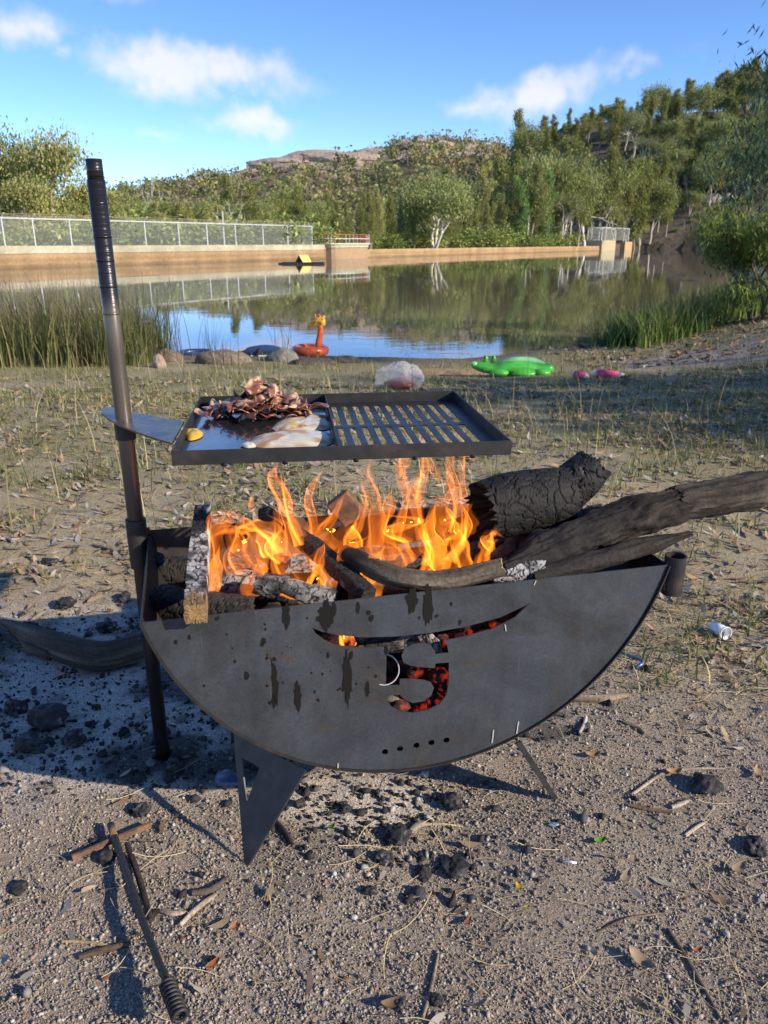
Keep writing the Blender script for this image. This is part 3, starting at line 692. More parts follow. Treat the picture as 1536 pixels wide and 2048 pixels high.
bp = N.new('ShaderNodeBump'); bp.inputs['Strength'].default_value = .9; bp.inputs['Distance'].default_value = .003; L.new(mm.outputs[0], bp.inputs['Height']); L.new(bp.outputs[0], b.inputs['Normal']); L.new(b.outputs[0], out.inputs['Surface'])
M['post'] = m
post = thing('grill_post', 'tall tubular steel post standing upright at the corner of the fire pit', 'post', (PF[0], PF[1], 0))
zt = PT[2]
V, F = tube([onpost(PF[2]), onpost(.6), onpost(1.0), onpost(zt-.037)], .0172, 28); mk('shaft', V, F, M['post'], post, smooth=False)
V, F = pipe(onpost(zt-.037), onpost(zt), .0155, .0125, 28); mk('top_spigot', V, F, M['post'], post)
for z_ in (1.062, 1.115, 1.165, 1.21):
    V, F = tube([onpost(z_-.002), onpost(z_+.002)], .0177, 28); mk('ring_mark', V, F, M['post'], post)
for o_ in post.children:
    for p_ in o_.data.polygons: p_.use_smooth = len(p_.vertices) == 4
ZP = .848; RH = .027
FL, FR_, BR = P(343, 902, ZP), P(1024, 881, ZP), P(930, 781, ZP)
GU = unit(FR_-FL); GV = np.cross(UP, GU); GW = np.linalg.norm(FR_-FL)-.002; GD = np.dot(BR-FR_, GV)
def T3(a, b, z=0.0): return FL+GU*a+GV*b+np.array([0, 0, z])
tray = thing('grill_tray', 'shallow steel barbecue tray, half solid hotplate and half slotted grate, above the flames', 'grill', T3(GW/2, GD/2, -RH))
th = .0028
V, F = beam(T3(-.001, 0, -RH/2), T3(GW+.001, 0, -RH/2), RH, th, UP); mk('front_rim', V, F, M['rim_steel'], tray)
V, F = beam(T3(-.001, GD, -RH/2), T3(GW+.001, GD, -RH/2), RH, th, UP); mk('back_rim', V, F, M['rim_steel'], tray)
V, F = beam(T3(0, th/2+.0004, -RH/2), T3(0, GD-th/2-.0004, -RH/2), RH*.98, th, UP); mk('side_rim', V, F, M['rim_steel'], tray)
V, F = beam(T3(GW, th/2+.0004, -RH/2), T3(GW, GD-th/2-.0004, -RH/2), RH*.98, th, UP); mk('side_rim', V, F, M['rim_steel'], tray)
DV = np.dot(P(679, 892, ZP)-FL, GU)
V, F = beam(T3(DV, .003, -RH*.45), T3(DV, GD-.003, -RH*.45), RH*.86, th, UP); mk('divider', V, F, M['rim_steel'], tray)
zf = -RH+.002
V, F = box(T3(DV/2, GD/2, zf), (DV-th-.001, GD-th-.001, .003), np.stack([GU, GV, UP], 1)); mk('hotplate', V, F, M['pan'], tray)
# slotted grate
g0, g1_ = DV+.002, GW-.002; nb = 11; fe = .028; ce = .013; sidew = .036
V, F = box(T3((g0+g1_)/2, .009, zf), (g1_-g0, .014, .003), np.stack([GU, GV, UP], 1)); mk('grate_edge', V, F, M['grate'], tray)
V, F = box(T3((g0+g1_)/2, GD-.02, zf), (g1_-g0, .036, .003), np.stack([GU, GV, UP], 1)); mk('grate_edge', V, F, M['grate'], tray)
V, F = box(T3((g0+g1_)/2, GD*.5, zf), (g1_-g0, .020, .0032), np.stack([GU, GV, UP], 1)); mk('cross_bar', V, F, M['grate'], tray)
pitch = (g1_-g0-.03)/nb
gb0 = None
for k in range(nb+1):
    w_ = .0135 if k < nb else .03
    if k == 0: w_ = .008
    x_ = g0+k*pitch+(w_/2 if k in (0,) else 0)+(.012 if k == nb else 0)+.002
    for y0, y1 in ((.016, GD*.5-.010), (GD*.5+.010, GD-.038)):
        V, F = box(T3(x_, (y0+y1)/2, zf), (w_, y1-y0-.0004, .0028), np.stack([GU, GV, UP], 1)); mk('grate_bar', V, F, M['grate'], tray)
# drips under the front rim
for a_ in (.09, .2, .33, .44, .55):
    v, f = ico(1); V = v*[.006, .003, .004]+T3(a_, -.001, -RH-.001); mk('grease_drip', V, f, M['grease'], tray, smooth=True)
# bracket tongue to the post
M['bracket'] = mat('bracket_steel', (.17, .125, .10), rough=.32, metal=.6, nscale=18, nvar=.4, col2=(.05, .055, .07), c2pos=(.45, .6), bump=.1, bscale=100, bdist=.001)
bz = ZP-.004
bp_ = [P(a, b_, bz) for a, b_ in ((203, 816), (214, 813.5), (232, 814.5), (262, 823), (310, 833), (350, 840), (368, 842))]+[P(a, b_, bz) for a, b_ in ((344, 886), (310, 876), (275, 864), (240, 850), (215, 836), (203, 825))]
V, F = prism(bp_, (0, 0, -.004)); mk('bracket', V, F, M['bracket'], tray)
V, F = pipe(onpost(bz-.045), onpost(bz-.0045), .0215, .0178, 24); mk('sleeve', V, F, M['rim_steel'], tray)
# ------------------------------------------------------------------ firewood, embers, flames, food
def log_mesh(path, rad, rings=60, seg=40, crack=.0, cs=60.0, rough=.08, flat=1.0, square=0.0, cols=((.02, .018, .017), (.3, .29, .28), (.012, .01, .01)), ashf=.25, seed=0.0, endcol=None, tip=None, hollow=0.0, stretch=.5, burn=None, raw=(.2, .13, .075), ridgeamp=.22, cw=.13):
    path = smooth_path(path, rings); n = rings; rad = np.interp(np.linspace(0, 1, n), np.linspace(0, 1, np.size(rad)), np.atleast_1d(rad))
    T, N_, B_ = frames(path); a = np.arange(seg)*2*math.pi/seg
    sl = np.concatenate([[0], np.cumsum(np.linalg.norm(np.diff(path, axis=0), axis=1))])
    ca, sa = np.cos(a), np.sin(a)
    k = 1.0
    if square: k = (1-square)+square/np.maximum(np.abs(ca), np.abs(sa))*.9
    AA, SS = np.meshgrid(a, sl); RR = rad[:, None]*np.ones_like(AA)*k
    q = np.stack([np.cos(AA).ravel()*rad.mean()*1.0, np.sin(AA).ravel()*rad.mean(), SS.ravel()*stretch], 1)+seed
    big = fbm(q*np.array([9, 9, 6.])/max(rad.mean()*12, .3), 4)
    d = (big-.5)*rough*4*rad.mean()
    col = np.tile(np.asarray(cols[0], float), (len(q), 1))*(.6+.8*fbm(q*70, 3))[:, None]
    grain = fbm(np.stack([q[:, 0]*160, q[:, 1]*160, q[:, 2]*12], 1), 3)
    if crack:
        w1, w2, idv = worley(q*cs*np.array([1, 1, .7])+.3*(fbm(q*40, 2)-.5)[:, None]); e = np.clip((w2-w1)/cw, 0, 1); 
        w3, w4, id2 = worley(q*cs*2.6+5); e2 = np.clip((w4-w3)/.25, 0, 1)
        d = d+crack*(e**.5-1)+crack*.25*(e2**.5-1)+crack*.22*(idv-.5)
        ash = sstep(1-ashf, 1-ashf+.25, fbm(q*22+3, 4)*.9+idv*.12+.05)*np.clip(e*1.3, 0, 1)
        col = lerp3(col, cols[1], ash*.85); col = lerp3(col, cols[2], (1-e)*.9)
    else:
        col = np.tile(np.asarray(cols[0], float), (len(q), 1))*(.55+.9*grain)[:, None]
        ridge = fbm(np.stack([q[:, 0]*70, q[:, 1]*70, q[:, 2]*14], 1)+4, 3); d = d+(grain-.5)*.10*rad.mean()+(np.abs(ridge-.5)*2-.3)*ridgeamp*rad.mean(); col = col*(.55+1.1*np.clip(np.abs(ridge-.5)*3, 0, 1))[:, None]
        col = lerp3(col, cols[1], sstep(1-ashf, 1-ashf+.2, fbm(q*16+3, 4))*.7)
    if burn is not None:
        s_ = SS.ravel()/sl[-1]; col = lerp3(col, raw, sstep(burn[0], burn[1], s_+(grain-.5)*.12)) if burn[1] > burn[0] else lerp3(col, raw, 1-sstep(burn[1], burn[0], s_+(grain-.5)*.12))
    Rr = RR.ravel()+d
    V = np.repeat(path, seg, 0)+Rr[:, None]*(np.cos(AA).ravel()[:, None]*np.repeat(N_, seg, 0)+flat*np.sin(AA).ravel()[:, None]*np.repeat(B_, seg, 0))
    # ragged ends
    rg_ = np.random.default_rng(int(seed*10)+5)
    je = .02 if square > .6 else .11; V[:seg] += T[0]*rg_.normal(0, je, (seg, 1))*rad[0]; V[-seg:] += T[-1]*rg_.normal(0, je, (seg, 1))*rad[-1]
    F = [(i*seg+j, i*seg+(j+1) % seg, (i+1)*seg+(j+1) % seg, (i+1)*seg+j) for i in range(n-1) for j in range(seg)]
    ec = np.asarray(endcol if endcol is not None else cols[0], float)
    Vx = []; Cx = []
    for e_, pth, tt, r0 in ((0, path[0], -T[0], 0), (1, path[-1], T[-1], (n-1)*seg)):
        ring = V[r0:r0+seg]; c_ = ring.mean(0); b0 = len(V)+len(Vx)
        for f_, dp in ((.92, .0), (.55, -hollow*.6+.05), (.15, -hollow+.02)):
            for j in range(seg):
                Vx.append(c_+(ring[j]-c_)*f_+tt*rad[0 if not e_ else -1]*(dp+rg_.normal(0, .012 if square else .05))); Cx.append(ec*((1.0 if square else .55)+(.0 if square else .9)*float(vnoise(((c_+(ring[j]-c_)*f_)*260)[None])[0])) if f_ < .9 else col[r0+j])
        for m_ in range(3):
            p0 = r0 if m_ == 0 else b0+(m_-1)*seg; p1 = b0+m_*seg
            for j in range(seg):
                f4 = (p0+j, p1+j, p1+(j+1) % seg, p0+(j+1) % seg); F.append(f4 if e_ else f4[::-1])
        F.append(tuple(b0+2*seg+j for j in range(seg)) if e_ else tuple(b0+2*seg+j for j in range(seg))[::-1])
    V = np.concatenate([V, np.array(Vx)]); col = np.concatenate([col, np.array(Cx)])
    # keep winding outward
    return V, [f[::-1] for f in F], np.clip(col, .003, .9)
def log(name, label, cat, path, rad, mt='char', group=None, smooth=False, **k):
    V, F, c = log_mesh(path, rad, **k); o = mk(name, V, F, M[mt], None, smooth, c, loc=V[:, :].min(0)*[0, 0, 1]+V.mean(0)*[1, 1, 0]); return tag(o, label, cat, group)
CH3 = ((.022, .02, .019), (.34, .33, .32), (.008, .007, .007))
LG = 'burning firewood in the pit'
log('charred_board', 'square charred timber laid across the pit, white ash flakes, raw brown end', 'firewood', [PP(391, 1228, -.035), PP(398, 1120, .19), PP(407, 1022, .40)], [.0215, .022, .02], group=LG, square=.9, crack=.0035, cs=62, ashf=.55, seed=1.2, burn=(.17, .06), raw=(.19, .115, .055), rings=110, seg=48, stretch=1.0, rough=.04, cols=((.02, .018, .02), (.5, .49, .48), (.01, .009, .01)), endcol=(.26, .155, .06))
log('charred_stick', 'slim black charred stick slanting down from the back plate to the front', 'firewood', [PP(528, 1026, .40), PP(632, 1100, .22), PP(738, 1192, .05)], [.017, .021, .019], group=LG, square=.7, crack=.003, cs=70, ashf=.32, seed=3.3, rings=90, seg=36, cols=CH3, stretch=1.0)
log('bent_branch', 'bent grey brown branch with a split pale end resting along the front rim', 'firewood', [PP(686, 1104, .16), PP(735, 1130, .11), PP(800, 1154, .055), (PP(890, 1160, .03)), PP(1003, 1134, .02)], [.017, .021, .022, .021, .02, .019], 'wood', group=LG, seed=5.1, rings=70, seg=28, cols=((.12, .095, .07), (.19, .16, .125), (.05, .04, .03)), ashf=.45, rough=.05, burn=(.30, .12), raw=(.02, .017, .015), endcol=(.42, .33, .2))
log('burnt_log', 'thick round black log with deep crazed char and a hollow end', 'firewood', [PP(966, 1022, .22), PP(1040, 1004, .23), PP(1128, 990, .24)], [.066, .070, .071, .070, .069, .066], group=LG, crack=.0034, cs=42, ashf=.12, seed=7.7, rings=130, seg=96, cols=((.010, .0095, .0095), (.10, .097, .10), (.004, .0035, .0035)), hollow=1.1, rough=.06, stretch=1.0)
log('burnt_stump', 'short crazed black stump end poking up behind the thick round log', 'firewood', [PP(1090, 1035, .33), PP(1142, 975, .34), PP(1188, 930, .35)], [.05, .056, .054, .046], group=LG, crack=.006, cs=36, ashf=.26, seed=9.4, rings=80, seg=64, cols=((.011, .0105, .0105), (.30, .30, .31), (.012, .008, .007)), rough=.1, stretch=1.0)
log('charred_base_log', 'cracked charred log lying under the round burnt log with orange ember spots', 'firewood', [PP(985, 1140, .2), PP(1080, 1080, .22), PP(1205, 1030, .25)], [.035, .04, .036, .028], group=LG, crack=.005, cs=40, ashf=.3, seed=11.4, rings=80, seg=56, cols=((.04, .036, .034), (.24, .22, .21), (.01, .008, .007)), stretch=1.0)
WB = ((.036, .029, .024), (.085, .072, .06), (.03, .025, .02))
log('long_branch', 'long weathered grey brown branch reaching out of the pit past its end', 'firewood', [PP(1780, 912, .26), PP(1650, 945, .235), PP(1540, 972, .21), PP(1440, 994, .18), PP(1345, 1006, .155)], [.043, .043, .041, .042, .044, .036], 'wood', group=LG, seed=13.3, rings=150, seg=64, cols=WB, ashf=.45, rough=.13, stretch=.75, endcol=(.3, .25, .18))
log('split_timber', 'dark split slab torn from the long branch, charred where it enters the fire', 'firewood', [PP(1352, 1000, .155), PP(1280, 1028, .15), PP(1180, 1068, .13), PP(1085, 1105, .10), PP(1000, 1140, .07)], [.046, .057, .050, .037, .022], 'wood', group=LG, seed=15.9, rings=140, seg=60, flat=.8, cols=((.026, .021, .018), (.085, .07, .058), (.03, .025, .02)), ashf=.3, rough=.32, stretch=.8, burn=(.35, .62), raw=(.022, .02, .019), endcol=(.33, .27, .19))
log('splintered_timber', 'narrow splintered slab under the long branch, pointing out over the socket', 'firewood', [PP(1382, 1066, .07), PP(1300, 1090, .06), PP(1190, 1120, .05), PP(1060, 1150, .05)], [.010, .022, .026, .024], 'wood', group=LG, seed=17.1, rings=90, seg=36, flat=.75, cols=((.03, .024, .02), (.085, .07, .056), (.03, .025, .02)), ashf=.4, rough=.28, stretch=.4, burn=(.35, .6), raw=(.03, .026, .024))
log('ashy_chunk', 'crackled grey and white ash covered chunk below the splintered slab', 'firewood', [PP(985, 1150, .06), PP(1035, 1142, .06), PP(1085, 1138, .055)], [.016, .024, .02], group=LG, crack=.005, cs=62, ashf=.7, seed=19.6, rings=50, seg=40, cols=((.03, .028, .028), (.4, .4, .4), (.006, .006, .006)), stretch=1.0)
log('thin_twig', 'thin bare pale brown stick behind the flames near the round log', 'firewood', [PP(795, 1096, .26), PP(845, 1086, .26), PP(900, 1068, .27)], [.008, .009, .007], 'wood', group=LG, seed=21.2, rings=40, seg=16, cols=((.17, .12, .085), (.25, .19, .14), (.03, .025, .02)), ashf=.3)
V, F = box(PP(692, 1016, .43), (.062, .03, .07), np.array(Matrix.Rotation(math.radians(-38), 3, 'Y'))); 
o = mk('brown_block', V, F, M['rust'], None, loc=V.mean(0)); md = o.modifiers.new('bevel', 'BEVEL'); md.width = .004; md.segments = 2
tag(o, 'tilted brown wooden block burning against the back plate', 'firewood', LG)
inner = [([(455, 1126, .30), (530, 1130, .30), (640, 1124, .31)], [.02, .022, .02], .6, 'ash grey split log behind the square board, level in the fire'),
         ([(420, 1160, .22), (490, 1168, .21), (575, 1176, .2)], [.026, .03, .025], .5, 'crackled grey log lying below the slim black stick'),
         ([(512, 1166, .13), (590, 1184, .11), (668, 1200, .09)], [.02, .024, .022], .62, 'pale ash coated log end under the flames nearest the front rim'),
         ([(318, 1198, .18), (400, 1212, .14), (500, 1218, .1)], [.03, .034, .026], .25, 'dark log low in the shaded corner beside the square board'),
         ([(300, 1130, .40), (350, 1140, .38), (430, 1128, .37)], [.03, .03, .025], .3, 'brown split log in the back corner by the post'),
         ([(700, 1186, .14), (780, 1192, .13), (880, 1186, .13)], [.025, .028, .024], .3, 'black log under the bent branch, seen through the curved slot'),
         ([(640, 1150, .3), (740, 1120, .3), (860, 1130, .32)], [.03, .032, .03], .35, 'crazed black log across the heart of the fire'),
         ([(880, 1150, .3), (960, 1110, .28), (1040, 1090, .3)], [.03, .032, .03], .3, 'black log under the burnt round log at the fire edge'),
         ([(640, 1290, .1), (740, 1285, .09), (860, 1280, .1)], [.02, .024, .02], .45, 'grey charred stick seen through the curved slot'),
         ([(850, 1268, .06), (868, 1290, .045), (880, 1312, .04)], [.011, .014, .009], .85, 'white ash flake hanging inside the top of the letter cut')]
for i, (pth, rd, af, lab) in enumerate(inner):
    log('charred_log', lab, 'firewood', [PP(*q) for q in pth], rd, group=LG, crack=.0036, cs=66, ashf=af, seed=30+i*1.7, rings=64, seg=36, square=.45, cols=((.026, .024, .023), (.30, .29, .28), (.008, .007, .007)), stretch=1.0)
# coal bed
rg = np.random.default_rng(11)
def lump(rg, sub=1, amp=.35):
    v, f = ico(sub); d = 1+amp*(fbm(v*1.6+rg.uniform(0, 50, 3), 3)-.5)*2; v = v*d[:, None]*rg.uniform(.7, 1.25, 3); return v, np.array(f)
def pebble_base(rg, sub=0):
    v, f = ico(sub); v = v*(1+rg.normal(0, .12, (len(v), 1)))*rg.uniform(.75, 1.2, 3); return v, np.array(f)
def bed(nn, zmin, zmax, rg):
    s = rg.uniform(.08, CH-.08, nn); o_ = rg.uniform(.05, DEP-.05, nn); zb = cz-np.sqrt(np.maximum(R*R-(s-cs_)**2, 0)); z = np.maximum(zb+.04, 0)+rg.uniform(0, 1, nn)**1.4*np.maximum(0, (zmax-.10*np.abs(s-cs_)/cs_)-zb-.04)
    return np.array([L3(a_, b_, c_) for a_, b_, c_ in zip(s, z, o_)])
bases = [lump(rg) for _ in range(6)]
pos = bed(520, .2, .43, rg); sc_ = rg.uniform(.012, .03, len(pos))
V, F, c = scatter_data(bases, pos, rand_rot(len(pos), rg), sc_, pal([(.02, .018, .018), (.05, .047, .046), (.16, .155, .15), (.012, .01, .01)], len(pos), rg, .2), rg)
kind(mk('coal_bed', V, F, M['char'], col=c), 'stuff')['label'] = 'black and grey coals filling the pit'
m, N, L = nt('ember'); out = N.new('ShaderNodeOutputMaterial'); b = N.new('ShaderNodeBsdfPrincipled'); b.inputs['Base Color'].default_value = (.02, .015, .014, 1); b.inputs['Roughness'].default_value = .9
tcn = N.new('ShaderNodeTexCoord'); n1 = N.new('ShaderNodeTexNoise'); n1.inputs['Scale'].default_value = 55; n1.inputs['Detail'].default_value = 4; L.new(tcn.outputs['Object'], n1.inputs['Vector'])
mr = N.new('ShaderNodeMapRange'); mr.inputs[1].default_value = .48; mr.inputs[2].default_value = .72; mr.inputs[4].default_value = .32; L.new(n1.outputs['Fac'], mr.inputs[0])
b.inputs['Emission Color'].default_value = (1, .06, .012, 1); L.new(mr.outputs[0], b.inputs['Emission Strength']); L.new(b.outputs[0], out.inputs['Surface']); M['ember'] = m
EM = [(880, 1352, .05, .018), (893, 1368, .06, .016), (865, 1348, .07, .014), (888, 1388, .06, .016), (870, 1404, .05, .016), (840, 1412, .05, .014), (800, 1412, .05, .013), (830, 1345, .06, .014), (935, 1262, .06, .010), (985, 1247, .06, .008), (885, 1282, .07, .012), (700, 1284, .06, .011)]
for i, (a_, b_, o_, r_) in enumerate(EM):
    v, f = lump(rg, 2); p_ = PP(a_, b_, o_); V = v*r_*1.25+p_
    lab = 'glowing red ember showing through the letter cut in the front plate' if i < 8 else 'small red ember showing through the curved slot above the letter'
    tag(mk('ember', V, [tuple(q) for q in f], M['ember'], loc=p_), lab, 'ember', 'embers behind the front plate')
for i, (a_, b_, o_, r_) in enumerate([(1166, 990, .335, .007), (1190, 1027, .25, .006), (1176, 1020, .25, .005), (1092, 1050, .215, .006)]):
    v, f = lump(rg, 2); p_ = PP(a_, b_, o_); V = v*r_*1.3+p_
    tag(mk('ember', V, [tuple(q) for q in f], M['ember'], loc=p_), 'dull red ember glowing between the thick burnt logs', 'ember', 'embers between the burnt logs')
# tube piece behind the letter
V, F = pipe(PP(768, 1339, .012), PP(768, 1339, .10), .031, .029, 30); tag(mk('steel_ring', V, F, M['bright'], loc=PP(768, 1339, .05)), 'pale edged steel ring behind the upper curve of the letter cut', 'ring')

# flames: thin folded sheets of glowing gas
def flame_mat(name, colr, st):
    m, N, L = nt(name); out = N.new('ShaderNodeOutputMaterial'); e = N.new('ShaderNodeEmission'); e.inputs['Color'].default_value = (*colr, 1); e.inputs['Strength'].default_value = st
    L.new(e.outputs[0], out.inputs['Volume']); return m
FM = [flame_mat('flame_gas', (1, .225, .017), 34), flame_mat('flame_gas_bright', (1, .27, .026), 70), flame_mat('flame_gas_thin', (1, .21, .018), 18)]
fl = thing('fire_flames', 'orange flames licking up from the burning logs towards the grill tray', 'flames', L3(cs_, .40, DEP/2))
rg = np.random.default_rng(23)
def flame(path, wid, off, m=0, twist=1.2, curl=.5, ph=0.0, thick=.0045, nv=34, nu=11, wave=.25):
    pts = smooth_path([PP(a_, b_, off+k*.012*math.sin(ph+k)) for k, (a_, b_) in enumerate(path)], nv)
    v = np.linspace(0, 1, nv); w = np.interp(v, np.linspace(0, 1, len(wid)), wid)*.00112
    w = w*(1-v**6)*(1+.22*np.sin(v*9+ph)+.12*np.sin(v*21+ph*2)); w[-1] = .0004
    T = np.gradient(pts, axis=0); T /= np.linalg.norm(T, axis=1)[:, None]
    th = ph*.7+twist*v+.5*np.sin(v*5+ph)
    th = .75*np.sin(th)
    e = np.cos(th)[:, None]*PU+np.sin(th)[:, None]*PN; e = e-T*np.sum(e*T, 1)[:, None]; e /= np.linalg.norm(e, axis=1)[:, None]; g = np.cross(T, e)
    u = np.linspace(-1, 1, nu); fold = curl*(u[None]**2-.4)+wave*np.sin(u[None]*4.2+v[:, None]*7+ph)+.12*np.sin(u[None]*9+v[:, None]*13+ph)
    mid = pts[:, None]+e[:, None]*(w[:, None]*u[None])[:, :, None]+g[:, None]*(w[:, None]*fold)[:, :, None]
    tk = thick*(1-.45*v)[:, None]*(1-.6*np.abs(u[None])**3)
    Fv = mid+g[:, None]*tk[:, :, None]; Bv = mid-g[:, None]*tk[:, :, None]
    V = np.concatenate([Fv.reshape(-1, 3), Bv.reshape(-1, 3)]); o_ = nv*nu; F = []
    for i in range(nv-1):
        for j in range(nu-1):
            q = (i*nu+j, i*nu+j+1, (i+1)*nu+j+1, (i+1)*nu+j); F.append(q); F.append(tuple(o_+k for k in q[::-1]))
        for j in (0, nu-1):
            q = (i*nu+j, (i+1)*nu+j, o_+(i+1)*nu+j, o_+i*nu+j); F.append(q if j == 0 else q[::-1])
    for i in (0, nv-1):
        for j in range(nu-1):
            q = (i*nu+j, o_+i*nu+j, o_+i*nu+j+1, i*nu+j+1); F.append(q if i == 0 else q[::-1])
    mk('flame', V, [q[::-1] for q in F], FM[m], fl, smooth=True)
FLM = [  # path of the tongue, widths, depth behind the front plate, material
    ([(590, 1110), (585, 1050), (560, 1000), (545, 960), (556, 925)], [22, 20, 18, 17, 1], .25, 0),
    ([(600, 1090), (580, 1040), (572, 990), (560, 950)], [12, 10, 8, 1], .24, 1),
    ([(628, 1110), (625, 1050), (616, 1000), (630, 965), (648, 935)], [22, 14, 9, 8, 1], .27, 0),
    ([(660, 1100), (640, 1060), (668, 1030), (690, 985)], [28, 24, 18, 1], .3, 0),
    ([(690, 1130), (690, 1080), (715, 1050), (730, 1010), (722, 960)], [30, 26, 22, 15, 2], .27, 0),
    ([(735, 1110), (750, 1050), (752, 1000), (735, 950), (742, 918)], [34, 32, 22, 12, 1], .3, 2),
    ([(770, 1120), (760, 1060), (775, 1010), (785, 975)], [34, 28, 18, 1], .26, 0),
    ([(820, 1110), (815, 1060), (830, 1010), (838, 960), (850, 945)], [34, 30, 18, 14, 1], .3, 2),
    ([(870, 1130), (868, 1080), (878, 1020), (905, 975), (885, 918)], [30, 26, 16, 12, 2], .25, 0),
    ([(880, 1140), (870, 1090), (862, 1050), (872, 1005)], [22, 20, 14, 1], .2, 1),
    ([(920, 1135), (915, 1080), (900, 1040), (890, 1010)], [34, 30, 20, 1], .18, 0),
    ([(960, 1130), (975, 1095), (985, 1065), (1008, 1075)], [26, 22, 14, 1], .17, 0),
    ([(900, 1120), (925, 1080), (935, 1040), (925, 1010)], [18, 14, 10, 1], .16, 1),
    ([(530, 1160), (510, 1100), (500, 1065), (450, 1060), (424, 1075)], [14, 24, 24, 14, 1], .22, 0),
    ([(545, 1110), (530, 1070), (500, 1050), (470, 1058)], [22, 26, 18, 1], .2, 1),
    ([(425, 1150), (432, 1100), (428, 1060), (455, 1035), (478, 1018)], [14, 16, 22, 16, 1], .25, 0),
    ([(418, 1230), (422, 1180), (430, 1130), (440, 1090)], [9, 14, 15, 1], .16, 1),
    ([(600, 1170), (620, 1150), (640, 1110), (650, 1085)], [30, 26, 18, 1], .14, 0),
    ([(560, 1185), (610, 1190), (645, 1165), (640, 1130)], [10, 12, 12, 1], .1, 1),
    ([(505, 1195), (500, 1170), (525, 1140), (510, 1110)], [16, 16, 12, 1], .12, 0),
    ([(730, 1190), (735, 1160), (750, 1130), (770, 1090)], [34, 34, 26, 1], .12, 1),
    ([(700, 1170), (690, 1130), (700, 1100), (740, 1070)], [22, 22, 16, 1], .16, 0),
    ([(660, 1185), (650, 1150), (625, 1130), (600, 1095)], [16, 16, 12, 1], .16, 0),
    ([(810, 1130), (800, 1090), (780, 1070), (790, 1040)], [26, 22, 16, 1], .2, 0),
    ([(845, 1150), (860, 1110), (850, 1080), (845, 1050)], [22, 18, 12, 1], .15, 0),
    ([(835, 995), (828, 975), (845, 955), (850, 940)], [6, 16, 12, 1], .3, 2),
    ([(812, 960), (805, 935), (815, 915), (822, 900)], [4, 12, 10, 1], .33, 2),
    ([(880, 965), (865, 935), (850, 912), (855, 895)], [4, 12, 12, 2], .3, 2),
    ([(502, 1018), (500, 1008), (503, 1000), (501, 994)], [3, 5, 4, 1], .25, 0),
    ([(790, 1080), (812, 1000), (800, 930), (806, 866)], [12, 11, 10, 4], .30, 0),
    ([(850, 1090), (832, 1000), (848, 930), (838, 862)], [16, 15, 14, 6], .28, 0),
    ([(890, 1090), (910, 1010), (900, 930), (914, 856)], [18, 16, 15, 7], .28, 0),
    ([(920, 1090), (928, 1010), (925, 930), (938, 866)], [12, 10, 9, 4], .32, 0),
    ([(470, 1150), (462, 1110), (480, 1080), (470, 1045)], [20, 20, 14, 1], .2, 0),
    ([(560, 1150), (552, 1110), (566, 1070), (548, 1040)], [20, 20, 14, 1], .26, 0),
    ([(690, 1290), (692, 1280), (700, 1274), (704, 1268)], [18, 16, 10, 2], .07, 1),
]
for i, (pth, wd, of, m_) in enumerate(FLM):
    flame(pth, wd, of, m_, ph=i*1.37, twist=rg.uniform(.6, 2.4), curl=rg.uniform(.3, .9), wave=rg.uniform(.18, .4))
for i in range(14):      # smaller wisps
    px = rg.uniform(440, 985); py = rg.uniform(1060, 1160)-(abs(px-720)/600)*10; h = rg.uniform(40, 95); dx = rg.normal(0, 18); w_ = rg.uniform(7, 15)
    flame([(px, py), (px+dx, py-h*.4), (px+rg.normal(0, 14), py-h*.75), (px+dx*1.5, py-h)], [w_, w_*1.1, w_*.7, 1], rg.uniform(.12, .34), [0, 1, 2][i % 3], ph=i*2.1, twist=rg.uniform(.5, 2.5), curl=rg.uniform(.3, .9), thick=.0032, nv=22, nu=9)

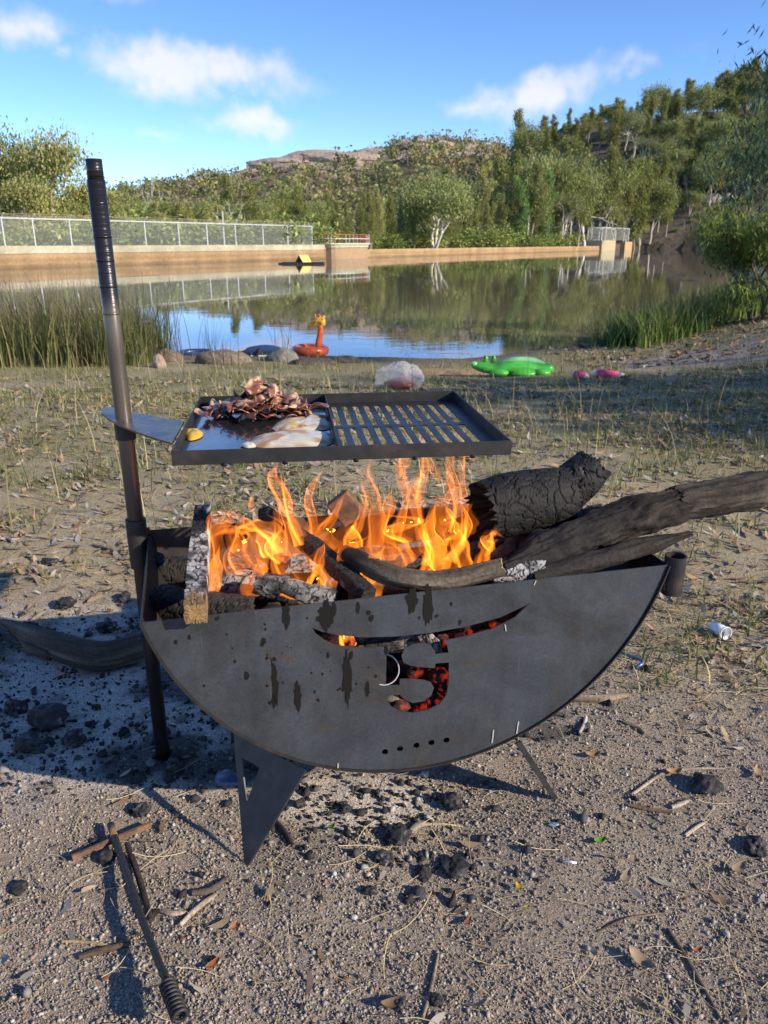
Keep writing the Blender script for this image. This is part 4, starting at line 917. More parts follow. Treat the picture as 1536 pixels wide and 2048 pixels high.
# food
M['bacon'] = mat('bacon', attr=True, rough=.3, spec=.6, nscale=60, nvar=.4, bump=.5, bscale=90, bdist=.004, coat=.35)
M['egg'] = mat('fried_egg', attr=True, rough=.32, spec=.5, nscale=70, nvar=.12, bump=.35, bscale=50, bdist=.004, coat=.2)
ZF = ZP-RH+.004
rg = np.random.default_rng(31)
def rasher(c_, yaw, L_, Wd, curl, roll, tiltv, seed):
    nu, nv = 18, 7; u = np.linspace(-.5, .5, nu)[:, None]*np.ones((1, nv)); v = np.ones((nu, 1))*np.linspace(-.5, .5, nv)[None]
    a = u*curl; r_ = L_/max(abs(curl), .2)
    X = np.sin(a)*r_; Z = (1-np.cos(a))*r_*roll
    Wv = Wd*(1+.25*np.sin(u*11+seed)); Y = v*Wv+.012*np.sin(u*7+seed*2); Z = Z+.007*np.sin(u*16+seed)*(.4+np.abs(v)*1.4)+.004*np.sin(v*8+u*5+seed*3)
    q = np.stack([X, Y, Z], 2); ca, sa = math.cos(tiltv), math.sin(tiltv)
    q = np.stack([q[..., 0], q[..., 1]*ca-q[..., 2]*sa, q[..., 1]*sa+q[..., 2]*ca], 2); cb, sb = math.cos(yaw), math.sin(yaw)
    q = np.stack([q[..., 0]*cb-q[..., 1]*sb, q[..., 0]*sb+q[..., 1]*cb, q[..., 2]], 2)
    du = np.gradient(q, axis=0); dv = np.gradient(q, axis=1); nn_ = np.cross(du, dv); nn_ /= np.linalg.norm(nn_, axis=2)[..., None]+1e-9
    top = (q+nn_*.0016).reshape(-1, 3); bot = (q-nn_*.0016).reshape(-1, 3); V = np.concatenate([top, bot]); o_ = nu*nv
    I_ = np.arange(o_).reshape(nu, nv); F = []
    for i in range(nu-1):
        for j in range(nv-1):
            f = (I_[i, j], I_[i+1, j], I_[i+1, j+1], I_[i, j+1]); F += [f, tuple(o_+k for k in f[::-1])]
    edge = list(I_[:, 0])+list(I_[-1, 1:])+list(I_[::-1, -1][1:])+list(I_[0, ::-1][1:-1])
    for k in range(len(edge)): a_, b_ = edge[k], edge[(k+1) % len(edge)]; F.append((b_, a_, o_+a_, o_+b_))
    V[:, 2] -= V[:, 2].min(); V[:, 2] *= .62; V = V+c_
    meat = np.array([[.16, .045, .028], [.22, .075, .04], [.10, .032, .022], [.26, .11, .06]][rg.integers(4)]); fat = np.array([[.52, .33, .19], [.46, .27, .16], [.36, .19, .10]][rg.integers(3)])
    f_ = sstep(.16, .3, v.ravel()+.12*np.sin(u.ravel()*9+seed)); c0 = lerp3(np.tile(meat, (o_, 1)), fat, f_)*(.65+.7*fbm(top*70, 3))[:, None]
    return V, F, np.concatenate([c0, c0])
PC = P(524, 832, ZF); k_ = 0
for i in range(46):
    a_ = rg.uniform(0, 2*math.pi); rr = math.sqrt(rg.uniform(0, 1)); hx_, hy_ = .108, .05
    dx, dy = rr*math.cos(a_)*hx_, rr*math.sin(a_)*hy_
    hh = .056*max(0, 1-rr**1.6)*rg.uniform(.35, 1.0) if i > 11 else 0.0
    c_ = PC+GU*dx+GV*dy+[0, 0, hh+.001]
    V, F, c = rasher(c_, rg.uniform(-1.2, 1.2), rg.uniform(.06, .115), rg.uniform(.030, .044), rg.uniform(.8, 2.6)*rg.choice([-1, 1]), rg.choice([-1, 1])*.55, rg.normal(0, .35), i*1.9)
    tag(mk('bacon_rasher', V, F, M['bacon'], None, True, c, loc=c_), 'curled browned bacon rasher in the heap on the hotplate', 'bacon', 'bacon rashers heaped on the hotplate')
def egg(name, label, pxpoly, h, seed, yolk=None, brown=.4, yr=.018):
    ring = np.array([P(a_, b_, ZF) for a_, b_ in pxpoly]); ring = smooth_path(np.concatenate([ring, ring[:1]]), 49)[:-1]; c_ = ring.mean(0); nr = 9; V = []; C = []
    for k in range(nr):
        f = (k/(nr-1)); q = c_+(ring-c_)*(f if k else .02); hgt = h*(1-f**3.5); nz_ = fbm(q*60+seed, 3)
        q[:, 2] = ZF+.001+hgt*(.5+.9*nz_); V.append(q)
        w = np.tile(np.array([.62, .58, .46]), (48, 1)); w = lerp3(w, [.45, .25, .09], sstep(.45, .66, fbm(q*38+seed*3, 4))*brown*1.8); w = lerp3(w, [.30, .16, .06], sstep(.85, 1.0, np.full(48, f))*.5*sstep(.4, .6, fbm(q*25, 2)))
        if yolk is not None:
            d_ = np.linalg.norm((q-P(*yolk, ZF))[:, :2], axis=1); w = lerp3(w, [.70, .40, .02], 1-sstep(yr*.6, yr, d_))
        C.append(w)
    V = np.concatenate(V); F = [(k*48+j, k*48+(j+1) % 48, (k+1)*48+(j+1) % 48, (k+1)*48+j) for k in range(nr-1) for j in range(48)]+[tuple(range(48))[::-1]]
    F = [f[::-1] for f in F]
    o = mk(name, V, F, M['egg'], None, True, np.concatenate(C), loc=c_); return tag(o, label, 'egg')
egg('fried_egg', 'fried egg with browned top and a little yolk beside the bacon heap', [(543, 858), (560, 842), (610, 833), (655, 832), (672, 845), (662, 858), (610, 864), (565, 868)], .010, 2.0, (585, 856), .95)
egg('fried_egg', 'larger pale fried egg lying against the front rim of the tray', [(500, 884), (515, 872), (560, 865), (620, 862), (660, 868), (672, 882), (640, 895), (560, 897), (510, 895)], .011, 7.0, None, .62)
egg('egg_scrap', 'bright yellow egg scrap in the front corner of the hotplate', [(366, 872), (372, 862), (392, 860), (406, 866), (402, 876), (380, 882)], .008, 11.0, (384, 869), .0, .08)
egg('egg_scrap', 'small browned egg fragment at the rim below the pale egg', [(480, 893), (490, 888), (508, 888), (512, 895), (495, 897)], .006, 14.0, None, .9)
# ------------------------------------------------------------------ trees, hill forest
def cards(pos, rng, size, aspect=.4, droop=.0, colr=((.085, .105, .03),), var=.25, curl=False):
    n = len(pos); R_ = rand_rot(n, rng)
    if droop:
        # long side hangs downwards
        ax = rng.normal(0, .45, (n, 3)); ax[:, 2] = -1*droop; ax /= np.linalg.norm(ax, axis=1)[:, None]
        s_ = rng.normal(size=(n, 3)); s_ -= ax*np.sum(s_*ax, 1)[:, None]; s_ /= np.linalg.norm(s_, axis=1)[:, None]
        R_ = np.stack([ax, s_, np.cross(ax, s_)], 2)
    base = (np.array([[-.5, 0, 0], [0, -.5*aspect, .06], [.5, 0, 0], [0, .5*aspect, .06]]), np.array([[0, 1, 2, 3]]))
    return scatter_data([base], pos, R_, size*rng.uniform(.6, 1.4, n), pal(colr, n, rng, var), rng)
def grow(rng, start, direc, length, r0, depth, kids, spread, up, out, tips, seg=5, wob=.12, shrink=.68):
    n = 6; pts = [np.asarray(start, float)]; d = unit(direc)
    for i in range(n-1):
        d = unit(d+rng.normal(0, wob, 3)+np.array([0, 0, up])); pts.append(pts[-1]+d*length/(n-1))
    pts = np.array(pts); rr = r0*np.linspace(1, .55 if depth else .25, n); out.append((tube(pts, rr, seg, cap=False)))
    if depth == 0: tips.append(pts[-1]); tips.append(pts[3]); return
    for k in range(kids):
        f = rng.uniform(.45, 1.0) if k else 1.0; p = pts[min(n-1, int(round(f*(n-1))))]
        nd = unit(d+rng.normal(0, spread, 3)+[0, 0, .1]); grow(rng, p, nd, length*shrink*rng.uniform(.75, 1.15), r0*.55*rng.uniform(.8, 1.1), depth-1, kids, spread, up, out, tips, 4 if depth < 3 else 5, wob, shrink)
def gum(seed, H=10.0, stems=1, per=120, clump=.72, size=.25, cols=((.10, .115, .035), (.075, .09, .03), (.13, .135, .045)), bark=(.50, .45, .38), depth=3, kids=3, spread=.55, bare=.0):
    rng = np.random.default_rng(seed); out = []; tips = []
    for s in range(stems):
        d0 = np.array([rng.normal(0, .22 if stems > 1 else .07), rng.normal(0, .2 if stems > 1 else .07), 1.0])
        grow(rng, rng.normal(0, .15, 3)*[1, 1, 0], d0, H*.36, H*.017, depth, kids, spread, .05, out, tips)
    tips = np.array(tips); top = tips[:, 2].max(); k = H/(top+1.5); tips = tips*k
    bv, bf = join(out); bv = bv*k
    keep = rng.uniform(size=len(tips)) > bare; tp = tips[keep]
    pos = np.repeat(tp, per, 0)+rng.normal(0, clump, (len(tp)*per, 3))*[1, 1, .75]
    cl_ = np.repeat(rng.uniform(.72, 1.25, len(tp)), per)
    pos = pos[pos[:, 2] > .12*H]; V, F, c = cards(pos, rng, size, .42, .9, cols); c = c*np.repeat(cl_, 4)[:len(c), None] if len(c) == len(cl_)*4 else c
    bc = np.tile(np.asarray(bark), (len(bv), 1))*(.6+.7*fbm(bv*1.4, 3))[:, None]
    return (V, F, c), (bv, bf, bc)
def sheoak(seed, H=10.0, Rr=1.7, n=6400, cols=((.085, .095, .026), (.06, .072, .022), (.115, .115, .032)), size=.24, low=.2, bark=(.34, .29, .24), pw=.75):
    rng = np.random.default_rng(seed); out = []; n_b = 70; P_ = []; W_ = []
    tr_ = np.array([[rng.normal(0, .05)*i, rng.normal(0, .05)*i, H*i/9] for i in range(10)]); out.append(tube(tr_, np.linspace(H*.016, H*.004, 10), 6, cap=False))
    for i in range(n_b):
        f = low+(1-low)*(i/n_b)**.9; z = f*H; a = rng.uniform(0, 2*math.pi); r = Rr*((1-f)/(1-low))**pw*rng.uniform(.45, 1.15)+.08
        b0 = np.array([np.interp(z, tr_[:, 2], tr_[:, 0]), np.interp(z, tr_[:, 2], tr_[:, 1]), z]); tip = b0+[r*math.cos(a), r*math.sin(a), r*.55]
        if i % 2 == 0: out.append(tube(smooth_path([b0, (b0+tip)/2+[0, 0, .1], tip], 4), [.045, .015], 4, cap=False))
        m_ = int(n/n_b*(.5+1.0*r/Rr)); q = rng.uniform(0.15, 1.05, (m_, 1)); g = b0+(tip-b0)*q+rng.normal(0, .17+.09*r, (m_, 3))*[1, 1, 1.1]-[0, 0, .12]; P_.append(g); W_.append(np.full(m_, rng.uniform(.7, 1.3)))
    pos = np.concatenate(P_); V, F, c = cards(pos, rng, size, .28, 1.0 if seed % 2 else -1.0, cols); w = np.repeat(np.concatenate(W_), 4); c = c*w[:, None] if len(w) == len(c) else c
    bv, bf = join(out); return (V, F, c), (bv, bf, np.tile(np.asarray(bark), (len(bv), 1)))
def bush(seed, Rr=1.2, H=1.5, n=1500, cols=((.10, .125, .035), (.075, .1, .03)), size=.2):
    rng = np.random.default_rng(seed); k = 26; cen = rng.normal(0, .5, (k, 3))*[Rr, Rr, H*.4]+[0, 0, H*.5]; pos = np.repeat(cen, n//k, 0)+rng.normal(0, .22, ((n//k)*k, 3))*Rr; pos[:, 2] = np.abs(pos[:, 2])
    V, F, c = cards(pos, rng, size, .45, .0, cols); out = [tube([[0, 0, 0], cen[i]], [.04, .015], 4, cap=False) for i in range(8)]; bv, bf = join(out)
    return (V, F, c), (bv, bf, np.tile(np.array([.2, .16, .12]), (len(bv), 1)))
class Kind:
    def __init__(s, data, H): 
        (v, f, c), (bv, bf, bc) = data; s.H = H; s.crown = mk('crown', v, f, M['leafcard'], col=c); s.trunk = mk('trunk', bv, bf, M['bark'], smooth=True, col=bc)
        s.mc, s.mt = s.crown.data, s.trunk.data; bpy.data.objects.remove(s.crown); bpy.data.objects.remove(s.trunk)
    def place(s, name, label, group, loc, height, rz, wide=1.0, cat='tree'):
        t = thing(name, label, cat, loc, group); k = height/s.H; t.scale = (k*wide, k*wide, k); t.rotation_euler = (0, 0, rz)
        for nm, me in (('trunk', s.mt), ('crown', s.mc)):
            o = bpy.data.objects.new(nm, me); COL.objects.link(o); o.parent = t
        return t
LG_ = ((.14, .145, .045), (.11, .12, .04), (.17, .155, .06))
K = {'gumA': Kind(gum(1, stems=2), 10), 'gumB': Kind(gum(2, cols=LG_), 10), 'gumC': Kind(gum(3, stems=3, cols=((.13, .14, .05), (.10, .12, .045)), bark=(.66, .60, .52), per=95), 10),
     'gumD': Kind(gum(4, stems=2, bare=.5, per=80, bark=(.62, .58, .54), cols=((.09, .10, .04),)), 10), 'gumE': Kind(gum(5, stems=1, cols=((.075, .09, .03), (.1, .11, .035))), 10),
     'shA': Kind(sheoak(11), 10), 'shB': Kind(sheoak(12, Rr=1.4, cols=((.10, .11, .03), (.075, .088, .025))), 10), 'shC': Kind(sheoak(13, Rr=2.1, cols=LG_), 10), 'shD': Kind(sheoak(14, Rr=1.5, low=.04, cols=((.055, .115, .03), (.075, .13, .035)), pw=.9), 10), 'shE': Kind(sheoak(15, Rr=1.3, low=.3, cols=((.07, .075, .025), (.095, .095, .03))), 10),
     'bushA': Kind(bush(21), 1.5), 'bushB': Kind(bush(22, cols=((.13, .14, .04), (.095, .12, .03))), 1.5),
     'dead': Kind(gum(6, stems=2, bare=.97, per=14, bark=(.60, .57, .54), depth=3, kids=3), 10)}
rt = np.random.default_rng(77)
def zgr(x, y):
    b = float(behind_dam(x, y)); return max(g1(x, y), float(hs(np.array([x]), np.array([y]))[0]) if y > 120 else -9)-.15
def tree(k, px, top, Y, name, label, group=None, wide=1.0, base=None, cat='tree'):
    Y = max(Y, dampt(px)[0][1]+(7 if px < 1000 else 16)) if px < 1262 else Y
    p = Q(px, top, Y); z0 = zgr(p[0], Y) if base is None else base
    return K[k].place(name, label, group, (p[0], Y, z0), max(p[2]-z0, 1.0), rt.uniform(0, 6.28), wide*rt.uniform(.9, 1.1), cat)
# singled-out trees
tree('gumB', 105, 232, 74, 'gum_tree', 'tall yellow green gum rising highest behind the fenced dam crest', wide=1.05)
tree('gumA', 5, 240, 78, 'gum_tree', 'grey green gum cut by the picture edge behind the dam fence')
tree('gumB', 165, 330, 80, 'gum_tree', 'rounded yellow gum beside the grill post, lower than its tall neighbour', wide=1.3)
tree('gumB', 50, 330, 70, 'gum_tree', 'spreading golden gum in front of the tallest gum behind the fence', wide=1.3)
tree('gumC', 872, 322, 1, 'gum_tree', 'broad pale limbed gum with white forked trunks behind the spillway', wide=1.15)
tree('dead', 455, 372, 88, 'dead_tree', 'bare white branched tree standing among trees behind the dam fence')
tree('dead', 290, 315, 120, 'dead_tree', 'thin bare dead tree poking above the skyline near the grill post', wide=.6)
tree('shD', 1043, 352, 1, 'cypress_pine', 'bright green conical pine, shorter than the olive trees round it', wide=1.0)
tree('shD', 1100, 340, 1, 'cypress_pine', 'slim dark green conical pine at the foot of the hillside', wide=.9)
tree('gumD', 1180, 310, 165, 'gum_tree', 'leaning pale trunked gum at the lake edge near the wire cage')
tree('gumD', 1130, 370, 160, 'gum_tree', 'thin pale forked gum beside the slim dark green pine')
tree('gumA', 1440, 330, 228, 'gum_tree', 'rounded sunlit gum above the rocks at the shaded shore', wide=1.4)
tree('dead', 1400, 215, 280, 'dead_tree', 'bare pale branched tree high on the shaded hillside')
tree('dead', 1290, 300, 245, 'dead_tree', 'bare white dead tree half way up the shaded hillside')
# rows of look-alikes
def row(n, px0, px1, topf, Y0, Y1, kinds, label, group, name='forest_tree', wide=1.0, jit=16):
    xs = np.linspace(px0, px1, n)+rt.normal(0, (px1-px0)/n*.35, n)
    for x_ in xs:
        Y = rt.uniform(Y0, Y1)+(dampt(min(x_, 1290))[0][1] if Y0 < 70 else 0); tree(kinds[rt.integers(len(kinds))], x_, topf(x_)+rt.normal(0, jit), Y, name, label, group, wide)
row(20, 190, 640, lambda x: 412-(x-190)*.02, 9, 20, ['shA', 'gumE', 'shB', 'shC'], 'mid height olive tree close behind the fenced dam crest', 'trees close behind the dam fence', wide=1.15)
row(20, 180, 660, lambda x: 398-(x-190)*.01, 22, 55, ['gumE', 'gumA', 'shB', 'gumD', 'gumB'], 'taller grey green tree in the second row behind the dam fence', 'second row of trees behind the dam fence')
row(26, 640, 1080, lambda x: 402-(x-640)*.04, 10, 26, ['shA', 'shB', 'shC', 'shA'], 'slender olive she-oak in the crowded stand behind the low spillway', 'she-oaks lining the spillway', 'she_oak', .8, 16)
row(28, 620, 1120, lambda x: 396-(x-640)*.03-max(0, x-880)*.40, 28, 62, ['shB', 'shE', 'shC', 'gumD', 'shE'], 'tall olive tree in the deeper rows behind the spillway she-oaks', 'deeper rows behind the spillway')
row(24, 1060, 1345, lambda x: 335-(x-1060)*.12, 10, 28, ['shB', 'shE', 'shE', 'gumE'], 'tall she-oak with a bare lower trunk at the foot of the wooded hillside', 'trees at the foot of the hillside', 'she_oak', .8, 22)
row(54, 1040, 1640, lambda x: 255-(x-1050)*.265, 285, 335, ['shB', 'gumE', 'shA', 'gumA', 'shE'], 'forest tree making the jagged skyline of the wooded hillside', 'trees along the hillside skyline', 'forest_tree', 1.25, 16)
def rowh(n, px0, px1, Y0, Y1, h0, h1, kinds, label, group, name, wide):
    xs = np.linspace(px0, px1, n)+rt.normal(0, (px1-px0)/n*.5, n)
    for x_ in xs:
        Y = rt.uniform(Y0, Y1); X = Q(x_, 470, Y)[0]; z0 = zgr(X, Y)
        K[kinds[rt.integers(len(kinds))]].place(name, label, group, (X, Y, z0), rt.uniform(h0, h1), rt.uniform(0, 6.28), wide*rt.uniform(.85, 1.15))
rowh(52, 1290, 1620, 216, 262, 7, 13, ['gumE', 'gumA', 'shE', 'shB', 'gumD'], 'shaded tree on the slope above the rocky shore', 'trees above the rocky shore', 'forest_tree', 1.2)
rowh(52, 1040, 1600, 240, 292, 10, 15, ['shE', 'shB', 'gumE', 'gumD', 'shE'], 'grey green forest tree standing midway up the wooded hillside', 'trees midway up the hillside', 'forest_tree', 1.1)
row(16, -40, 170, lambda x: 395, 10, 35, ['gumE', 'gumB', 'gumA'], 'dense green tree filling in below the tall gums behind the fence', 'trees below the tall gums', 'forest_tree', 1.3, 18)
for i, x_ in enumerate(np.linspace(-20, 620, 22)+rt.normal(0, 8, 22)):
    Y = dampt(x_)[0][1]+rt.uniform(3, 6.5); tree(['bushA', 'bushB'][i % 2], x_, 452+rt.normal(0, 10), Y, 'leafy_shrub', 'leafy green shrub growing against the back of the dam fence', 'shrubs behind the dam fence', 1.3, None, 'shrub')
for i, x_ in enumerate(np.linspace(735, 1120, 16)+rt.normal(0, 8, 16)):
    Y = dampt(x_)[0][1]+rt.uniform(12, 20); tree(['bushA', 'bushB'][i % 2], x_, 470+rt.normal(0, 6), Y, 'low_shrub', 'low olive shrub behind the spillway crest among trunks', 'shrubs behind the spillway', 1.2, None, 'shrub')
for i, x_ in enumerate(np.linspace(1300, 1480, 14)+rt.normal(0, 6, 14)):
    tree(['bushA', 'bushB'][i % 2], x_, 462+rt.normal(0, 9), rt.uniform(213, 228), 'bank_shrub', 'dark shrub among the boulders at the foot of the shaded hillside', 'shrubs on the rocky far shore', 1.2, None, 'shrub')
# far forest: one mass on the granite hill
rf = np.random.default_rng(5); nF = 5200
fx = rf.uniform(-420, 420, nF); fy = rf.uniform(245, 520, nF); keep = (rockmask(fx, fy) < .45+.3*rf.uniform(size=nF)) & (fx/fy > -.6) & (fx/fy < .5); fx, fy = fx[keep], fy[keep]; fz = farh(fx, fy)
bl = []
for k in range(5):
    r_ = np.random.default_rng(50+k); m_ = 46; q = r_.normal(0, 1, (m_, 3))*[1.1, 1.1, 1.5]+[0, 0, 3.6]; v, f, _ = cards(q, r_, 1.15, .6, .0); bl.append((v, f))
V, F, c = scatter_data(bl, np.stack([fx, fy, fz-1], 1), rand_rot(len(fx), rf, .05), rf.uniform(.8, 1.6, len(fx)), pal([(.10, .105, .04), (.075, .085, .035), (.13, .125, .05), (.12, .10, .06)], len(fx), rf, .2), rf)
o = kind(mk('hill_forest', V, F, M['leafcard'], col=c), 'stuff'); o['label'] = 'grey green forest covering the distant granite hill'
# granite slabs on the far hill
for i, (px, py, w, h, Y) in enumerate([(560, 330, 60, 12, 470), (640, 318, 70, 14, 478), (700, 322, 80, 14, 470), (610, 345, 70, 10, 455), (760, 312, 60, 12, 480), (820, 300, 50, 8, 485), (690, 345, 50, 8, 455), (520, 348, 50, 8, 460), (850, 325, 60, 9, 470), (930, 300, 60, 8, 485)]):
    p = Q(px, py, Y); v, f = ico(3); d = 1+.5*(fbm(v*2.2+i*7, 4)-.5); s_ = np.array([w*.30, 9, h*.32])
    zc = float(farh(np.array([p[0]]), np.array([p[1]]))[0]); V = v*d[:, None]*s_+[p[0], p[1], max(zc, min(p[2], zc+6))]
    tag(mk('granite_outcrop', V, f, M['farrock'], col=np.tile([.36, .29, .245], (len(V), 1))*(.7+.6*fbm(V*.25, 3))[:, None], loc=(p[0], p[1], zc)), 'bare pinkish granite slab exposed among trees on the distant hill', 'rock', 'granite slabs on the far hill')
# rocks on the shaded shore below the hillside
for i, (px, py, w) in enumerate([(1405, 482, 44), (1440, 488, 30), (1370, 488, 26), (1190, 487, 22), (1160, 490, 16), (1215, 484, 14), (1290, 452, 12), (1335, 470, 20), (1255, 440, 14), (1420, 468, 36)]):
    Y = 224 if px > 1230 else 206; p = Q(px, py, Y); p[2] = max(p[2], zgr(p[0], Y)); v, f = ico(2); d = 1+.45*(fbm(v*1.8+i*5, 3)-.5); V = v*d[:, None]*np.array([w*.06, w*.055, w*.045])+p
    tag(mk('shore_boulder', V, f, M['rock'], col=np.tile([.26, .235, .205], (len(V), 1)), loc=p), 'pale boulder at the foot of the wooded hillside by the water', 'rock', 'boulders below the hillside')
# ------------------------------------------------------------------ shore: reeds, shrubs, floats, rocks
def blades(n, pos, hgt, wid, lean, rng, cols, var=.2, tipcol=None, seg=4, var_h=.3):
    h = hgt*rng.uniform(1-var_h, 1+var_h, n); a = rng.uniform(0, 2*math.pi, n); l = np.abs(rng.normal(lean, lean*.6, n)); d = np.stack([np.cos(a), np.sin(a), np.zeros(n)], 1); sd = np.stack([-np.sin(a+rng.normal(0, .8, n)), np.cos(a), np.zeros(n)], 1)
    sd /= np.linalg.norm(sd, axis=1)[:, None]; t = np.linspace(0, 1, seg+1); V = []; C = []; base = pal(cols, n, rng, var)
    for k in t:
        w = wid*(1-k)**.7*.5+.0003; z = k*(1-.35*l*k); c_ = pos+d*(h*l*k*k)[:, None]+np.array([0, 0, 1.0])*(h*z)[:, None]
        V += [c_-sd*w, c_+sd*w]; cc = base if tipcol is None else base*(1-max(0, k-.55)/.45)+np.asarray(tipcol)*(max(0, k-.55)/.45); C += [cc, cc]
    V = np.stack(V, 1); C = np.stack(C, 1); m = 2*(seg+1); F = np.array([[2*i, 2*i+1, 2*i+3, 2*i+2] for i in range(seg)])
    F = (F[None]+(np.arange(n)*m)[:, None, None]).reshape(-1, 4); return V.reshape(-1, 3), F, C.reshape(-1, 3)
def cat3(parts):
    V = []; F = []; C = []; k = 0
    for v, f, c in parts: V.append(v); F.append(f+k); C.append(c); k += len(v)
    return np.concatenate(V), np.concatenate(F), np.concatenate(C)
rb = np.random.default_rng(41)
def onground(x, y, dz=0): return np.stack([x, y, gz(x, y)+dz], 1)
RC = ((.085, .12, .035), (.11, .14, .045), (.15, .15, .055), (.24, .20, .10))
# rushes at the near shore behind the post
n = 3600; x = rb.uniform(-7.8, -3.6, n); y = 11.4+rb.uniform(-1.2, 1.6, n)+.25*(x+5); pos = onground(x, y, -.03)
v1 = blades(n, pos, 1.0*(.75+.5*fb2(x, y, 1.6, 2, 3.)), .013, .32, rb, RC, .25, (.16, .12, .08), 5, .42)
v1[0][:, :] = v1[0]
n = 800; x = rb.uniform(-4.1, -3.3, n); y = rb.uniform(10.6, 12.3, n); v2 = blades(n, onground(x, y, -.03), .72, .012, .3, rb, RC, .2, None, 5)
n = 60; x = rb.normal(-3.35, .22, n); y = rb.uniform(11.0, 12.2, n); v3 = blades(n, onground(x, y, -.03), 1.15, .011, .22, rb, ((.05, .06, .03),), .2, None, 5)
V, F, C = cat3([v1, v2, v3]); o = kind(mk('rush_clump', V, F, M['blade'], col=C), 'stuff'); o['label'] = 'tall dark green rushes with brown tips at the near shore'
# fine upright stems before the water
for px, py, k, hh in ((565, 722, 16, .85), (430, 722, 22, .6), (452, 730, 14, .5)):
    p = G(px, py); v = blades(k, p+rb.normal(0, .09, (k, 3))*[1, 1, 0], hh, .008, .25, rb, ((.05, .06, .035), (.09, .09, .05)), .2, None, 5); o = mk('reed_tuft', *v[:2], M['blade'], col=v[2], loc=p)
    tag(o, {565: 'sparse tuft of tall thin reeds in front of the rock beside the giraffe float', 430: 'wispy thin reeds standing before the blue hoop', 452: 'short wispy reeds between the blue hoop and the inflatable boat'}[px], 'reeds')
# green reeds on the other bank
n = 2600; x = rb.uniform(4.1, 8.2, n); y = 13.6+.7*(x-3.7)+rb.uniform(-1.5, .5, n); g1_ = blades(n, onground(x, y, -.02), .68, .022, .42, rb, ((.16, .25, .05), (.12, .20, .045), (.22, .27, .07), (.3, .28, .13)), .2, (.2, .2, .08), 5)
n = 900; x = rb.normal(4.5, .4, n); y = rb.normal(13.5, .35, n); g2_ = blades(n, onground(x, y, -.02), .6, .018, .6, rb, ((.07, .14, .04), (.10, .18, .05)), .2, None, 5)
V, F, C = cat3([g1_, g2_]); o = kind(mk('bank_reeds', V, F, M['blade'], col=C), 'stuff'); o['label'] = 'bright green reeds arching over the water on the far bank'
# fine leaved shrub and near trees
def fine_tree(name, label, cat, base, H, Rr, n, size, cols, seed, low=.2, bark=(.10, .08, .06), stems=3, hang=.7, asp=.16, off=(0, 0, 0)):
    rng = np.random.default_rng(seed); out = []; tips = []
    for s in range(stems): grow(rng, [0, 0, 0], [rng.normal(0, .35)+off[0]*.12, rng.normal(0, .35), 1.0], H*.38, H*.016, 3, 3, .6, .02, out, tips)
    tips = np.array(tips); k = H/(tips[:, 2].max()+.3); tips = tips*k*[Rr, Rr, 1]; bv, bf = join(out); bv = bv*k*[Rr, Rr, 1]
    per = n//len(tips); pos = np.repeat(tips, per, 0)+rng.normal(0, .042*H, (len(tips)*per, 3)); w = np.repeat(rng.uniform(.7, 1.3, len(tips)), per*4)
    V, F, c = cards(pos, rng, size, asp, hang, cols); c = c*w[:, None]
    t = thing(name, label, cat, base); b_ = np.asarray(base)
    mk('trunk', bv+b_, bf, M['bark'], t, True, np.tile(np.asarray(bark), (len(bv), 1))); mk('crown', V+b_, F, M['leafcard'], t, col=c); return t
GRN = ((.07, .095, .022), (.05, .075, .02), (.11, .13, .03)); DGR = ((.028, .05, .03), (.02, .04, .025), (.045, .065, .03))
x_, y_ = 6.35, 13.4; fine_tree('wattle_shrub', 'dense fine leaved shrub leaning over the green reeds at the water', 'shrub', (x_, y_, g1(x_, y_)-.75), 2.9, 1.0, 18000, .11, GRN, 91)
x_, y_ = 9.3, 13.2; fine_tree('overhanging_tree', 'dark fine leaved tree overhanging the shore, its drooping sprays against the sky', 'tree', (x_, y_, g1(x_, y_)), 6.6, 1.05, 36000, .11, DGR, 92, stems=2)
# trees out of the picture that shade the shore
x_, y_ = 12.6, 2.6; fine_tree('shade_tree', 'broad she-oak beyond the picture edge shading the shore grass', 'tree', (x_, y_, g1(x_, y_)), 7.0, 1.2, 3200, .30, DGR, 93, asp=.35, stems=4)
# rocks and clods along the waterline
def rock(name, label, cat, p, s, colr, seed, sub=3, amp=.5, mt='rock', group=None):
    v, f = ico(sub); d = 1+amp*(fbm(v*1.7+seed*3.1, 4)-.5); V = v*d[:, None]*np.asarray(s)+p; return tag(mk(name, V, f, M[mt], None, True, np.tile(np.asarray(colr), (len(V), 1))*(.7+.6*fbm(V*14, 3))[:, None], loc=p), label, cat, group)
rock('shore_rock', 'rounded brown rock at the waterline between hoop and inflatable boat', 'rock', G(447, 726, .02), (.40, .22, .17), (.19, .15, .12), 1)
rock('shore_rock', 'small brown rock at the waterline beside the rushes', 'rock', G(335, 722, .02), (.22, .16, .15), (.17, .13, .10), 2)
rock('shore_rock', 'grey rock at the waterline beside the giraffe float', 'rock', G(567, 722, .03), (.24, .18, .15), (.20, .19, .17), 3)
rock('mud_clod', 'low dark clod of earth in front of the giraffe float', 'clod', G(625, 728, .0), (.34, .2, .09), (.10, .085, .07), 4)
rock('mud_clod', 'dark rounded clod on the waterline past the giraffe float', 'clod', G(692, 724, .0), (.22, .15, .09), (.10, .085, .07), 5)
rock('mud_clod', 'broad flat sunlit sand hump on the shore behind the plastic bag', 'clod', G(870, 745, -.03), (.9, .4, .07), (.33, .22, .13), 6)
rock('mud_clod', 'pale stony lump beside the foot of the rushes', 'clod', G(318, 735, .02), (.1, .1, .15), (.30, .23, .18), 7)
